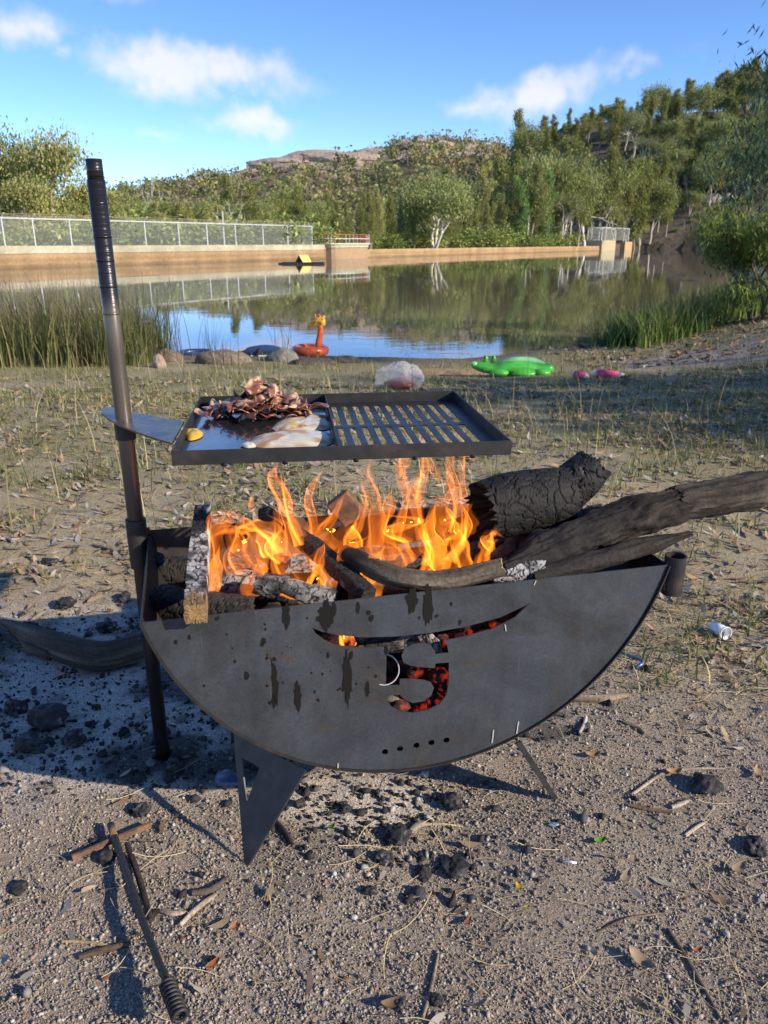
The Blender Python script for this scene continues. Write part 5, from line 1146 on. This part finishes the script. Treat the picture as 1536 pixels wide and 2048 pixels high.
# giraffe float
M['orange'] = mat('orange_vinyl', (.62, .11, .025), rough=.32, coat=.3, nscale=9, nvar=.12, col2=(.46, .075, .02), c2pos=(.5, .56)); M['gyellow'] = mat('yellow_vinyl', (.72, .36, .03), rough=.32, coat=.3)
gp = P(622, 716, WZ+.02); gp[1] += .15; gp[2] = WZ+.10
gi = thing('giraffe_float', 'inflatable orange ring float with a giraffe neck and yellow head', 'pool float', gp)
a = np.linspace(0, 2*math.pi, 36, endpoint=False); V, F = tube(np.stack([gp[0]-.03+.23*np.cos(a), gp[1]+.05+.23*np.sin(a), np.full(36, gp[2]+.02)], 1), .085, 14, closed=True); mk('ring', V, F, M['orange'], gi, True)
def gq(px, py): return Q(px, py, gp[1])
V, F = tube(smooth_path([gq(637, 712), gq(637, 690), gq(640, 668), gq(641, 650)], 14), [.075, .068, .055, .05, .052], 14); mk('neck', V, F, M['orange'], gi, True)
V, F = tube(smooth_path([gq(645, 652), gq(643, 641), gq(634, 642), gq(625, 648), gq(617, 652)], 16), [.045, .062, .055, .042, .04, .026], 14); hd = mk('head', V, F, M['gyellow'], gi, True)
for dx in (0, 9):
    V, F = tube(smooth_path([gq(632+dx, 638), gq(631+dx, 633), gq(629+dx, 628)], 6), [.014, .012, .008], 8); mk('horn', V, F, M['orange'], hd, True)
    v, f = ico(2); mk('ear', v*[.025, .014, .03]+gq(646, 636)+[0, .03*(dx-4), 0], f, M['gyellow'], hd, True)
for dy in (-1, 1):
    v, f = ico(2); mk('eye', v*.011+gq(630, 643)+[0, dy*.05, 0], f, M['dark'], hd, True)
# inflatable boat and hoop
M['navy'] = mat('navy_vinyl', (.035, .06, .14), rough=.35, coat=.3); M['whitev'] = mat('white_vinyl', (.65, .67, .70), rough=.35, coat=.3); M['yellowv'] = mat('yellow_trim', (.65, .47, .08), rough=.4)
bo = P(520, 722, WZ); bo[1] += .1; boat = thing('inflatable_boat', 'blue and white inflatable boat with a yellow stripe pulled up between rocks', 'inflatable boat', bo)
def bq(px, py, dy=0.0): return Q(px, py, bo[1]+dy)
for dy, nm in ((-.12, 'side_tube'), (.25, 'side_tube')):
    V, F = tube(smooth_path([bq(478, 708, dy), bq(500, 703, dy), bq(530, 700, dy), bq(556, 703, dy), bq(574, 712, dy)], 20), [.03, .075, .085, .08, .04], 12); mk(nm, V, F, M['navy'], boat, True)
V, F = tube(smooth_path([bq(500, 716, -.2), bq(520, 718, -.2), bq(545, 715, -.2)], 10), [.05, .065, .05], 12); mk('white_panel', V, F, M['whitev'], boat, True)
V, F = tube(smooth_path([bq(476, 703, -.14), bq(500, 697, -.14), bq(530, 696, -.14)], 12), .014, 8); mk('yellow_stripe', V, F, M['yellowv'], boat, True)
V, F = tube(smooth_path([bq(519, 697, -.2), bq(517, 706, -.24), bq(508, 716, -.26)], 8), [.02, .03, .018], 8); mk('strap', V, F, M['dark'], boat, True)
ho = P(388, 722, WZ); hoop = thing('swim_ring', 'dark blue ring float with a thin rim lying at the waterline by the rushes', 'pool float', ho)
a = np.linspace(0, 2*math.pi, 40, endpoint=False); V, F = tube(np.stack([ho[0]+.26*np.cos(a), ho[1]+.15+.26*np.sin(a), np.full(40, WZ+.10)], 1), .05, 10, closed=True); mk('ring', V, F, M['navy'], hoop, True)
V, F = tube(smooth_path([Q(355, 716, ho[1]), Q(366, 704, ho[1]), Q(388, 699, ho[1]), Q(408, 703, ho[1]), Q(420, 716, ho[1])], 20), .009, 8); mk('handle', V, F, M['navy'], hoop, True)
v, f = ico(2); mk('valve_patch', v*[.06, .03, .03]+Q(382, 719, ho[1]-.2), f, M['yellowv'], hoop, True)
# crocodile float
M['green'] = mat('green_vinyl', (.065, .42, .05), rough=.28, coat=.5, nscale=14, nvar=.15); M['lgreen'] = mat('light_green_vinyl', (.22, .60, .25), rough=.28, coat=.5)
cg = G(1028, 750); cr = thing('crocodile_float', 'bright green inflatable crocodile lying on the sandy shore', 'pool float', cg)
def cq(px, py, dy=0.0): return Q(px, py, cg[1]+dy)
V, F = tube(smooth_path([cq(944, 731), cq(960, 733), cq(985, 736), cq(1010, 735), cq(1045, 734), cq(1075, 737), cq(1095, 737), cq(1106, 739)], 44), [.028, .06, .085, .075, .095, .105, .10, .085, .082, .08, .045], 18, flat=.85); mk('body', V, F, M['green'], cr, True)
for px, py, dx in ((998, 746, .12), (1048, 747, .16), (1085, 745, .1)):
    v, f = ico(2); mk('foot', v*[dx, .09, .05]+cq(px, py, -.1), f, M['green'], cr, True)
for px in (971, 987):
    v, f = ico(2); e_ = mk('eye_bump', v*[.036, .034, .055]+cq(px, 719), f, M['green'], cr, True); mk('pupil', v*.012+cq(px-1, 715, -.036), f, M['dark'], e_, True)
V, F = tube(smooth_path([cq(1000, 724, -.02), cq(1030, 720, -.02), cq(1065, 722, -.02), cq(1090, 727, -.02)], 16), [.015, .04, .045, .02], 10); mk('back_ridge', V, F, M['lgreen'], cr, True)
v, f = ico(2); mk('snout_tip', v*[.05, .05, .035]+cq(948, 728), f, M['lgreen'], cr, True)
# pink floats
M['pink'] = mat('pink_foam', (.72, .05, .17), rough=.6); M['clearp'] = mat('clear_vinyl', (.75, .78, .82), rough=.2, alpha=.6, coat=.5)
for px0, px1, py, lab, mg in ((1146, 1174, 753, 'short pink tube float with clear ends on the sandy shore', 0), (1186, 1246, 750, 'longer pink tube float with clear ends on the sandy shore', 1)):
    a_ = G(px0, py+4); b_ = G(px1, py+4); a_[2] += .045; b_[2] = a_[2]-.005; c_ = thing('tube_float', lab, 'pool float', (a_+b_)/2-[0, 0, .045]); d_ = b_-a_
    V, F = tube([a_+d_*.16, a_+d_*.84], .047, 16); mk('sleeve', V, F, M['pink'], c_, True)
    for e0, e1 in ((-.06, .158), (.842, 1.06)):
        V, F = tube([a_+d_*e0, a_+d_*(e0+e1)/2, a_+d_*e1], [.024, .042, .030] if e0 < 0 else [.030, .042, .024], 12); mk('end_cap', V, F, M['clearp'], c_, True)
# plastic bag
bg = G(800, 778); m, N, L = nt('plastic_film'); out = N.new('ShaderNodeOutputMaterial'); b = N.new('ShaderNodeBsdfPrincipled'); b.inputs['Base Color'].default_value = (.72, .72, .74, 1); b.inputs['Roughness'].default_value = .25; b.inputs['Alpha'].default_value = .36
n1 = N.new('ShaderNodeTexNoise'); n1.inputs['Scale'].default_value = 24; bp = N.new('ShaderNodeBump'); bp.inputs['Strength'].default_value = .8; bp.inputs['Distance'].default_value = .03; L.new(n1.outputs['Fac'], bp.inputs['Height']); L.new(bp.outputs[0], b.inputs['Normal']); L.new(b.outputs[0], out.inputs['Surface']); M['film'] = m
bag = thing('plastic_bag', 'crumpled clear plastic bag with something reddish inside on the grass', 'bag', bg)
v, f = ico(3); d = 1+.5*(fbm(v*2.4+3, 4)-.5); V = v*d[:, None]*[.25, .18, .165]+bg+[0, 0, .12]; V[:, 2] = np.maximum(V[:, 2], bg[2]+.003); mk('film', V, f, M['film'], bag)
M['redfood'] = mat('reddish_pack', (.50, .12, .06), rough=.6, nscale=20, nvar=.4); v, f = ico(2); d = 1+.5*(fbm(v*2.1+9, 3)-.5); mk('contents', v*d[:, None]*[.17, .11, .06]+bg+[.01, -.05, .06], f, M['redfood'], bag, True)
# ------------------------------------------------------------------ ground cover and litter
rs = np.random.default_rng(61)
def region(n, f, x0, x1, y0, y1, fan=True):
    """random ground points, thinned by f(x,y) in 0..1"""
    y = y0*(y1/y0)**rs.uniform(0, 1, n) if fan else rs.uniform(y0, y1, n); x = rs.uniform(-1, 1, n)*(x1*(.30+.62*y) if fan else (x1-x0)/2)
    if not fan: x = x+(x0+x1)/2
    k = rs.uniform(size=n) < f(x, y); return x[k], y[k]
def chip(rs):
    v, f = ico(0); v = v*(1+rs.normal(0, .28, (len(v), 1)))*rs.uniform(.45, 1.3, 3); return v, np.array(f)
# pebbles
def fpeb(x, y):
    a, s, g, m_, sd, n, n2 = masks(x, y); tread = np.exp(-(((x-.36)/.16)**2+((y-1.13)/.16)**2)); return np.clip((1-.75*s)*(1-.93*a)*(.15+1.5*n2)*(1-.65*tread), 0, 1)
x, y = region(130000, fpeb, 0, 1.0, .72, 2.9); n = len(x); S = np.clip(rs.lognormal(math.log(.0017), .42, n), .001, .0058)
cols = [(.28, .24, .20), (.33, .295, .255), (.24, .20, .16), (.20, .16, .13), (.38, .35, .31), (.27, .17, .13), (.13, .115, .105)]
V, F, C = scatter_data([chip(rs) if k % 2 else pebble_base(rs) for k in range(12)], onground(x, y, .0)+np.stack([x*0, x*0, S*.35], 1), rand_rot(n, rs), S, pal(cols, n, rs, .15, [.3, .22, .18, .12, .09, .04, .05]), rs)
kind(mk('gravel', V, F, M['pebble'], col=C), 'stuff')['label'] = 'coarse sandy gravel of pale and brown grains'
# charcoal crumbs and ash flakes
def fash(x, y):
    a = masks(x, y)[0]; d = np.exp(-(((x-.02)/.28)**2+((y-1.35)/.14)**2)); return np.clip(a*.8+.5*d+.012, 0, 1)
x, y = region(26000, fash, 0, 1.0, .75, 2.9); n = len(x); S = np.clip(rs.lognormal(math.log(.0034), .6, n), .0012, .014)
V, F, C = scatter_data([chip(rs) for _ in range(8)], onground(x, y)+np.stack([x*0, x*0, S*.3], 1), rand_rot(n, rs), S, pal([(.022, .021, .022), (.04, .04, .042), (.26, .24, .22)], n, rs, .25, [.62, .25, .13]), rs)
kind(mk('charcoal_crumbs', V, F, M['char'], col=C), 'stuff')['label'] = 'black charcoal crumbs and grey ash flakes strewn on the ground'
# dead gum leaves
lf = []
for k in range(5):
    u = np.linspace(-1, 1, 5); w = .26*(1-u**2)**.8+.01; z = .18*u**2*rs.uniform(.3, 1.3); b_ = rs.normal(0, .12); V_ = []
    for i in range(5): V_ += [[u[i], b_*u[i]**2*2-w[i], z[i]], [u[i], b_*u[i]**2*2+w[i], z[i]+.06]]
    lf.append((np.array(V_), np.array([[2*i, 2*i+2, 2*i+3, 2*i+1] for i in range(4)])))
def fleaf(x, y):
    a, s, g, m_, sd, n, n2 = masks(x, y); return np.clip((.008+s*(.25+.95*sstep(.4, .62, n)))*(1-.6*g*sstep(7, 9, y))*(1-m_), 0, 1)
x, y = region(36000, fleaf, 0, 1.0, .9, 9.0); n = len(x); S = rs.uniform(.014, .034, n)*(.75+.45*sstep(1.8, 2.6, y))*(1+.12*np.maximum(y-3, 0))
V, F, C = scatter_data(lf, onground(x, y, .006), rand_rot(n, rs, .28), S, pal([(.31, .24, .165), (.25, .185, .12), (.34, .30, .25), (.19, .14, .10), (.30, .19, .11), (.28, .26, .24)], n, rs, .18), rs)
kind(mk('leaf_litter', V, F, M['vc'], col=C), 'stuff')['label'] = 'dry fallen gum leaves covering the ground behind the pit'
# straw: dry grass stems lying about
def curved(rs):
    u = np.linspace(-1, 1, 5); c1 = rs.normal(0, .3); V_ = []
    for q in u: V_ += [[q, c1*q*q-.012, .03*math.sin(q*3)+.05*q*q], [q, c1*q*q+.012, .03*math.sin(q*3)+.05*q*q+.008]]
    return np.array(V_), np.array([[2*i, 2*i+2, 2*i+3, 2*i+1] for i in range(4)])
def fstraw(x, y):
    a, s, g, m_, sd, n, n2 = masks(x, y); return np.clip(.02+.95*s*sstep(.3, .6, n2)*(1-.5*g)+.09*sstep(.55, .7, n)*(1-a), 0, 1)*(1-m_)
x, y = region(60000, fstraw, 0, 1.0, .75, 7.0); n = len(x); S = rs.uniform(.018, .06, n)*(1+.1*np.maximum(y-3, 0))
V, F, C = scatter_data([curved(rs) for _ in range(6)], onground(x, y, .007), rand_rot(n, rs, .16), S, pal([(.48, .38, .20), (.40, .31, .17), (.55, .46, .28), (.30, .22, .13)], n, rs, .15), rs)
kind(mk('dry_straw', V, F, M['vc'], col=C), 'stuff')['label'] = 'dry yellow grass stems matted on the ground'
# living grass
def fgr(x, y):
    a, s, g, m_, sd, n, n2 = masks(x, y); return np.clip((g*.95+.45*s*sstep(.45, .62, n2))*sstep(.25, .5, n)*(.25+.75*sstep(.4, .58, fb2(x, y, 2.6, 3, 15.)))*(1-sd*.8)*(1-m_*.85), 0, 1)
x, y = region(60000, fgr, 0, 1.0, 1.9, 12.8); pos = onground(x, y, -.004); n = len(x)
V1 = blades(n, pos, .06, .006, .6, rs, ((.15, .18, .05), (.20, .20, .065), (.12, .15, .045), (.38, .32, .16)), .25, None, 3, .6)
x2, y2 = region(22000, lambda x, y: fgr(x, y)*sstep(5, 8, y)*sstep(.42, .6, fb2(x, y, 1.1, 3, 12.)), 0, 1.0, 4.5, 12.8); V2 = blades(len(x2), onground(x2, y2, -.01), .10, .009, .6, rs, ((.13, .17, .05), (.18, .19, .07), (.33, .28, .14)), .25, None, 3, .6)
x3, y3 = region(2600, lambda x, y: .6*sstep(2.6, 5, y)*(1-masks(x, y)[3]), 0, 1.0, 2.2, 12.0); V3 = blades(len(x3), onground(x3, y3, -.01), .30, .006, .45, rs, ((.42, .35, .19), (.33, .28, .15), (.26, .24, .13)), .2, None, 4, .5)
V, F, C = cat3([V1, V2, V3]); kind(mk('grass', V, F, M['blade'], col=C), 'stuff')['label'] = 'patchy green and dry grass between the pit and the lake'
# bank litter by the reeds
x = rs.uniform(2.6, 9, 3500); y = rs.uniform(9.5, 15.5, 3500); k = (np.interp(x, SHX, SHY)-y) > .3; x, y = x[k], y[k]; n = len(x)
V, F, C = scatter_data(lf+[curved(rs)], onground(x, y, .01), rand_rot(n, rs, .4), rs.uniform(.025, .075, n), pal([(.12, .09, .07), (.18, .135, .10), (.09, .07, .055), (.32, .16, .09), (.3, .26, .21)], n, rs, .2), rs)
kind(mk('bank_litter', V, F, M['vc'], col=C), 'stuff')['label'] = 'dark leaf and twig litter on the sandy bank below the reeds'

# charcoal lumps one can pick out
CL = [(795, 1678, 26, 'largest black charcoal chunk on the gravel below the pit'), (912, 1738, 24, 'rounded black charcoal lump standing apart on the gravel beyond the chunk heap'), (848, 1750, 15, 'small black charcoal lump between the heap and the rounded lump'), (770, 1722, 20, 'black charcoal lump half under the largest chunk'), (740, 1786, 14, 'flat charcoal piece at the near end of the chunk heap'),
      (905, 1610, 22, 'jagged charcoal piece in the shade below the pit'), (600, 1612, 14, 'grey charred wood chip beside the front leg'), (690, 1622, 12, 'narrow black charcoal sliver on ash below the pit'), (100, 1450, 34, 'broad black coal among the ash by the post'), (60, 1500, 30, 'dark coal at the ash edge by the picture border'), (150, 1485, 22, 'black coal beside the broad coal in the ash'),
      (30, 1425, 24, 'black burnt piece on pale ash near the picture border'), (375, 1505, 22, 'black coal behind the foot of the post'), (350, 1540, 20, 'dark coal in shade below the drum near the post'), (215, 1720, 18, 'charcoal chip under the rusty crossbar'), (285, 1625, 20, 'black charcoal fragments above the poker tip'), (40, 1780, 16, 'grey black coal by itself near the picture edge on gravel'),
      (100, 1130, 16, 'dark coal on the edge of straw behind the ash'), (130, 1215, 22, 'grey coal among ash behind the curved log'), (215, 1260, 22, 'large dull coal in the ash behind the curved log'), (55, 1265, 20, 'black lump behind the forked end of the curved log'), (250, 1200, 18, 'grey ash coated coal near the drum end'), (800, 2010, 12, 'little charcoal chip low in the picture among gravel'), (875, 2005, 14, 'black charcoal chip near the bottom edge'), (1410, 1580, 26, 'dark burnt bark patch on gravel by two dry leaves'), (1510, 1700, 20, 'black burnt stick end at the picture edge')]
for i, (px, py, r, lab) in enumerate(CL):
    p = G(px, py); k = np.linalg.norm(p-C0)/FPX*r*.9; v, f = lump(rs, 2, .55); V = v*k*[1, 1, .7]; w1, w2, idv = worley(v*2.2+i); V = V*(1-.18*(1-np.clip((w2-w1)/.2, 0, 1)))[:, None]+p+[0, 0, k*.42]
    c = np.tile([.022, .021, .022], (len(V), 1))*(.5+1.2*idv)[:, None]; c = lerp3(c, [.25, .245, .25], sstep(.62, .8, fbm(v*3+i*3, 3))*.6)
    tag(mk('charcoal_lump', V, [tuple(q) for q in f], M['char'], None, False, c, loc=p), lab, 'charcoal', 'charcoal lumps on the ground')

# sticks on the ground
def stick(name, label, pts, rad, colr, cat='stick', group='sticks on the ground', lift=None, **k):
    P3 = [G(a_, b_, (lift[i] if lift else 0)+rad*.8) for i, (a_, b_) in enumerate(pts)]
    V, F, c = log_mesh(P3, [rad*.8, rad, rad*.95, rad*.6], rings=26, seg=12, cols=(colr, tuple(np.array(colr)*1.7), (.02, .02, .02)), ashf=.4, seed=float(pts[0][0] % 37), rough=.1, **k)
    return tag(mk(name, V, F, M['wood'], None, False, c, loc=P3[0]), label, cat, group)
log('curved_log', 'thick curved grey brown log lying in the ash beside the drum', 'log', [G(8, 1262, .035), G(60, 1290, .04), G(125, 1318, .042), G(205, 1336, .042), G(300, 1315, .045)], [.012, .026, .042, .044, .042, .038], 'wood', seed=41.3, rings=70, seg=30, cols=((.10, .075, .058), (.17, .135, .105), (.03, .025, .02)), ashf=.45, rough=.10, stretch=.35)
log('forked_stub', 'short splintered stub forking from the end of the curved log', 'log', [G(105, 1325, .03), G(70, 1312, .028), G(48, 1296, .028)], [.022, .02, .008], 'wood', seed=43.3, rings=24, seg=16, cols=((.085, .065, .05), (.15, .12, .09), (.03, .025, .02)), ashf=.4, rough=.15, stretch=.35)
BR_ = (.15, .105, .07); GY = (.24, .20, .16)
for lab, pts, r, c_ in [('pale bone coloured stick with a knobbed end by the poker', [(360, 1855), (395, 1820), (432, 1792)], .006, (.40, .32, .24)), ('short pale stick lying crosswise beside the bone coloured stick', [(322, 1824), (345, 1830), (372, 1828)], .005, (.36, .29, .22)),
    ('dark curved stick above the bone coloured stick', [(385, 1790), (420, 1785), (458, 1757)], .007, (.07, .055, .045)), ('brown stick with a black burnt end behind the pit', [(1140, 1402), (1200, 1403), (1255, 1395)], .011, (.19, .15, .11)),
    ('pale curved twig standing in ash below the drum end', [(1158, 1470), (1168, 1452), (1172, 1436)], .006, (.36, .31, .26)), ('long forked twig on the gravel beside two dry leaves', [(1262, 1592), (1325, 1550), (1380, 1540), (1450, 1540)], .004, GY), ('dark thin twig running to the picture bottom', [(1335, 1860), (1385, 1940), (1440, 2040)], .004, (.10, .08, .065)),
    ('short pale stick chip on the sunny gravel', [(1342, 1618), (1362, 1610), (1378, 1603)], .006, (.32, .28, .23)), ('dark twig crossing the gravel below the pit leg', [(1255, 1612), (1300, 1622), (1345, 1628)], .005, BR_), ('straight pale twig beside the dark burnt bark', [(1370, 1674), (1395, 1655), (1412, 1645)], .004, (.36, .30, .24)),
    ('thin pale stem upright near the bottom edge', [(845, 2040), (862, 1980), (876, 1910)], .004, (.28, .23, .17)), ('brown stick lying level near the poker handle', [(160, 1918), (205, 1905), (262, 1890)], .006, (.16, .11, .075)), ('yellow dry stem above the level brown stick', [(125, 1885), (170, 1886), (232, 1896)], .003, (.42, .31, .16)),
    ('curved dark bark strip near the front leg', [(553, 1645), (572, 1670), (588, 1695)], .006, (.08, .06, .05)), ('small grey stick beyond the ash by the drum end', [(1245, 1445), (1275, 1458), (1290, 1470)], .006, (.2, .16, .12)), ('dry yellow stem beside the largest charcoal chunk', [(835, 1652), (880, 1650), (925, 1655)], .003, (.45, .36, .2)), ('pale split wood chip beside the largest charcoal chunk', [(820, 1668), (835, 1655), (850, 1648)], .008, (.36, .31, .25)),
    ('grey stick behind the post at the straw edge', [(185, 1092), (215, 1100), (242, 1108)], .007, (.16, .13, .10)), ('thin brown twig slanting on gravel under the shoe print', [(1195, 1865), (1250, 1840), (1320, 1828)], .0025, BR_)]:
    stick('stick', lab, pts, r, c_)
# fire poker with coil handle
pk = [G(224, 1668, .022), G(255, 1765, .026), (G(290, 1870, .03)), G(322, 1955, .035), G(338, 2000, .04)]
po = thing('fire_poker', 'black iron fire poker with a rusty crossbar and a coiled wire handle', 'poker', G(290, 1870))
V, F = tube(smooth_path(pk, 24), [.0075, .0075, .0065, .0065], 10); mk('shaft', V, F, M['iron'], po, True)
V, F = tube([pk[0]+(pk[0]-pk[1])*.03, pk[0]+(pk[1]-pk[0])*.25], .0078, 10); mk('rusty_tip', V, F, M['rust'], po, True)
V, F = beam(G(146, 1725, .012), G(303, 1657, .012), .012, .006, UP); mk('crossbar', V, F, M['rust'], po)
hA = pk[-1]; hD = unit(pk[-1]-pk[-2]); T_, N_, B_ = frames(np.array([hA, hA+hD])); tt = np.linspace(0, 9*2*math.pi, 220)
V, F = tube(hA+hD*(tt/tt[-1]*.085)[:, None]+.0115*(np.cos(tt)[:, None]*N_[0]+np.sin(tt)[:, None]*B_[0]), .0031, 8); mk('coil_handle', V, F, M['iron'], po, True)
stick('burnt_rod', 'thin burnt stick lying alongside the poker shaft', [(256, 1700), (280, 1770), (303, 1850)], .0075, (.055, .045, .04), lift=[.01, .01, .005])
# litter: peg, cup, leaves, foil
M['pegblue'] = mat('blue_metal', (.10, .16, .24), rough=.35, metal=.4); pg = thing('tent_peg', 'bent blue metal tent peg on the ground behind the drum', 'tent peg', G(1262, 1325))
V, F = tube(smooth_path([G(1225, 1309, .02), G(1262, 1324, .02), G(1284, 1333, .022)], 10), .006, 8); mk('shaft', V, F, M['pegblue'], pg, True); V, F = tube([G(1284, 1333, .022), G(1283, 1339, .02), G(1270, 1343, .012)], .006, 8); mk('hook', V, F, M['pegblue'], pg, True)
v, f = lump(rs, 1, .4); p = G(1293, 1342); tag(mk('charcoal_lump', v*.014+p+[0, 0, .008], [tuple(q) for q in f], M['char'], None, False, np.tile([.02, .02, .02], (len(v), 1)), loc=p), 'black crumb touching the hook of the blue peg', 'charcoal', 'charcoal lumps on the ground')
M['cup'] = mat('white_plastic', (.75, .76, .78), rough=.3, coat=.3); cu_ = thing('plastic_cup', 'small white plastic cup lying on its side on dry grass', 'cup', G(1437, 1272)); a_ = G(1424, 1264, .02); b_ = G(1450, 1280, .024)
V, F = pipe(a_, b_, .02, .0185, 20); mk('wall', V, F, M['cup'], cu_, True); V, F = tube([a_, a_+(b_-a_)*.06], .0183, 20); mk('base', V, F, M['cup'], cu_); V, F = pipe(b_-(b_-a_)*.05, b_+(b_-a_)*.02, .0225, .0202, 20); mk('lip', V, F, M['cup'], cu_)
def leafobj(label, px, py, L_, colr, yaw, name='fallen_leaf', tilt=.25):
    p = G(px, py, .008); u = np.linspace(-1, 1, 9); V = []
    for q in u:
        w = .42*(1-q*q)**.7+.015; V += [[q, -w, .35*q*q+.15], [q, 0, .3*q*q], [q, w, .35*q*q+.2]]
    V = np.array(V)*L_/2; c_, s_ = math.cos(yaw), math.sin(yaw); V = V@np.array([[c_, s_, 0], [-s_, c_, 0], [0, 0, 1]])+p
    F = [(3*i+j, 3*i+3+j, 3*i+4+j, 3*i+1+j) for i in range(8) for j in range(2)]
    V2 = np.concatenate([V, V-[0, 0, .0008]]); n_ = len(V); F2 = F+[tuple(n_+k for k in q[::-1]) for q in F]
    tag(mk(name, V2, F2, M['blade'], None, True, np.tile(np.asarray(colr), (len(V2), 1))*(.8+.4*fbm(V2*120, 2))[:, None], loc=p), label, 'leaf', 'single leaves on the ground')
for a_ in [('fresh green leaf scrap on the gravel', 1199, 1688, .03, (.14, .33, .04), .4), ('bright yellow leaf on the gravel', 1037, 1781, .022, (.62, .38, .03), 1.9), ('small yellow green leaf scrap below the bright yellow leaf', 1053, 1820, .013, (.45, .40, .06), .4), ('curled tan leaf standing beside the forked twig', 1347, 1550, .042, (.48, .30, .16), .2), ('upright tan leaf at the picture edge by the burnt bark', 1516, 1552, .045, (.50, .34, .20), 1.3), ('pale brown leaf on gravel beyond the green scrap', 1250, 1762, .04, (.38, .30, .22), .9), ('narrow tan leaf pointing down on the dark sand', 1282, 1930, .055, (.42, .32, .22), -.9), ('orange brown leaf scrap by the dark thin twig', 1393, 1907, .02, (.42, .16, .07), .1), ('broad brown leaf flat at the bottom corner of the gravel', 785, 2015, .04, (.22, .16, .10), .3), ('orange leaf scrap on the gravel between sticks and leg', 468, 1860, .024, (.50, .24, .12), 1.0), ('rusty orange leaf scrap near the bottom of the gravel', 427, 1935, .028, (.38, .15, .06), .8), ('pink grey paper like leaf on the ash', 118, 1402, .05, (.42, .33, .34), 1.0), ('tan leaf lying by the picture edge on dark sand', 1475, 1745, .045, (.36, .27, .18), .6), ('dry brown leaf on the sunlit gravel near the peg', 1185, 1516, .04, (.38, .24, .14), .2), ('small red brown leaf on the gravel under the pit edge', 935, 1850, .022, (.30, .13, .09), .9), ('little green leaf in shade near the front leg', 662, 1660, .022, (.08, .16, .03), .7)]: leafobj(*a_)
M['foil'] = mat('foil', (.6, .62, .65), rough=.25, metal=.8)
for px, py, lab in ((1139, 1727, 'crumpled scrap of silver foil on the gravel'), (1108, 1652, 'silver blue foil sliver on the gravel above the green leaf')):
    v, f = lump(rs, 1, .6); p = G(px, py, .004); tag(mk('foil_scrap', v*[.013, .006, .004]+p, [tuple(q) for q in f], M['foil'], loc=p), lab, 'foil')
rock('white_pebble', 'single white pebble on the gravel below the pit', 'pebble', G(669, 1750, .004), (.005, .004, .005), (.45, .44, .42), 3, 2); rock('white_pebble', 'rough white stone chip near the flat charcoal', 'pebble', G(708, 1838, .005), (.007, .005, .006), (.45, .43, .4), 4, 2)
M['wrap'] = mat('blue_wrapper', (.07, .09, .18), rough=.4, nscale=40, nvar=.3); v, f = lump(rs, 2, .6); p = G(455, 1565, .012); tag(mk('blue_wrapper', v*[.03, .022, .014]+p, [tuple(q) for q in f], M['wrap'], None, True, loc=p), 'crumpled dark blue wrapper in shade beside the front leg', 'wrapper')
rust_bits = [(365, 1880), (1085, 1960), (520, 1910), (70, 1900), (1370, 1800), (310, 1870), (415, 1945), (935, 1840), (690, 1960), (210, 1960)]
for i, (px, py) in enumerate(rust_bits):
    rock('red_pebble', 'reddish brown pebble among the pale gravel grains', 'pebble', G(px, py, .003), np.array([.006, .004, .0035])*rs.uniform(.6, 1.2), (.20, .09, .06), i+20, 1, group='red pebbles in the gravel')
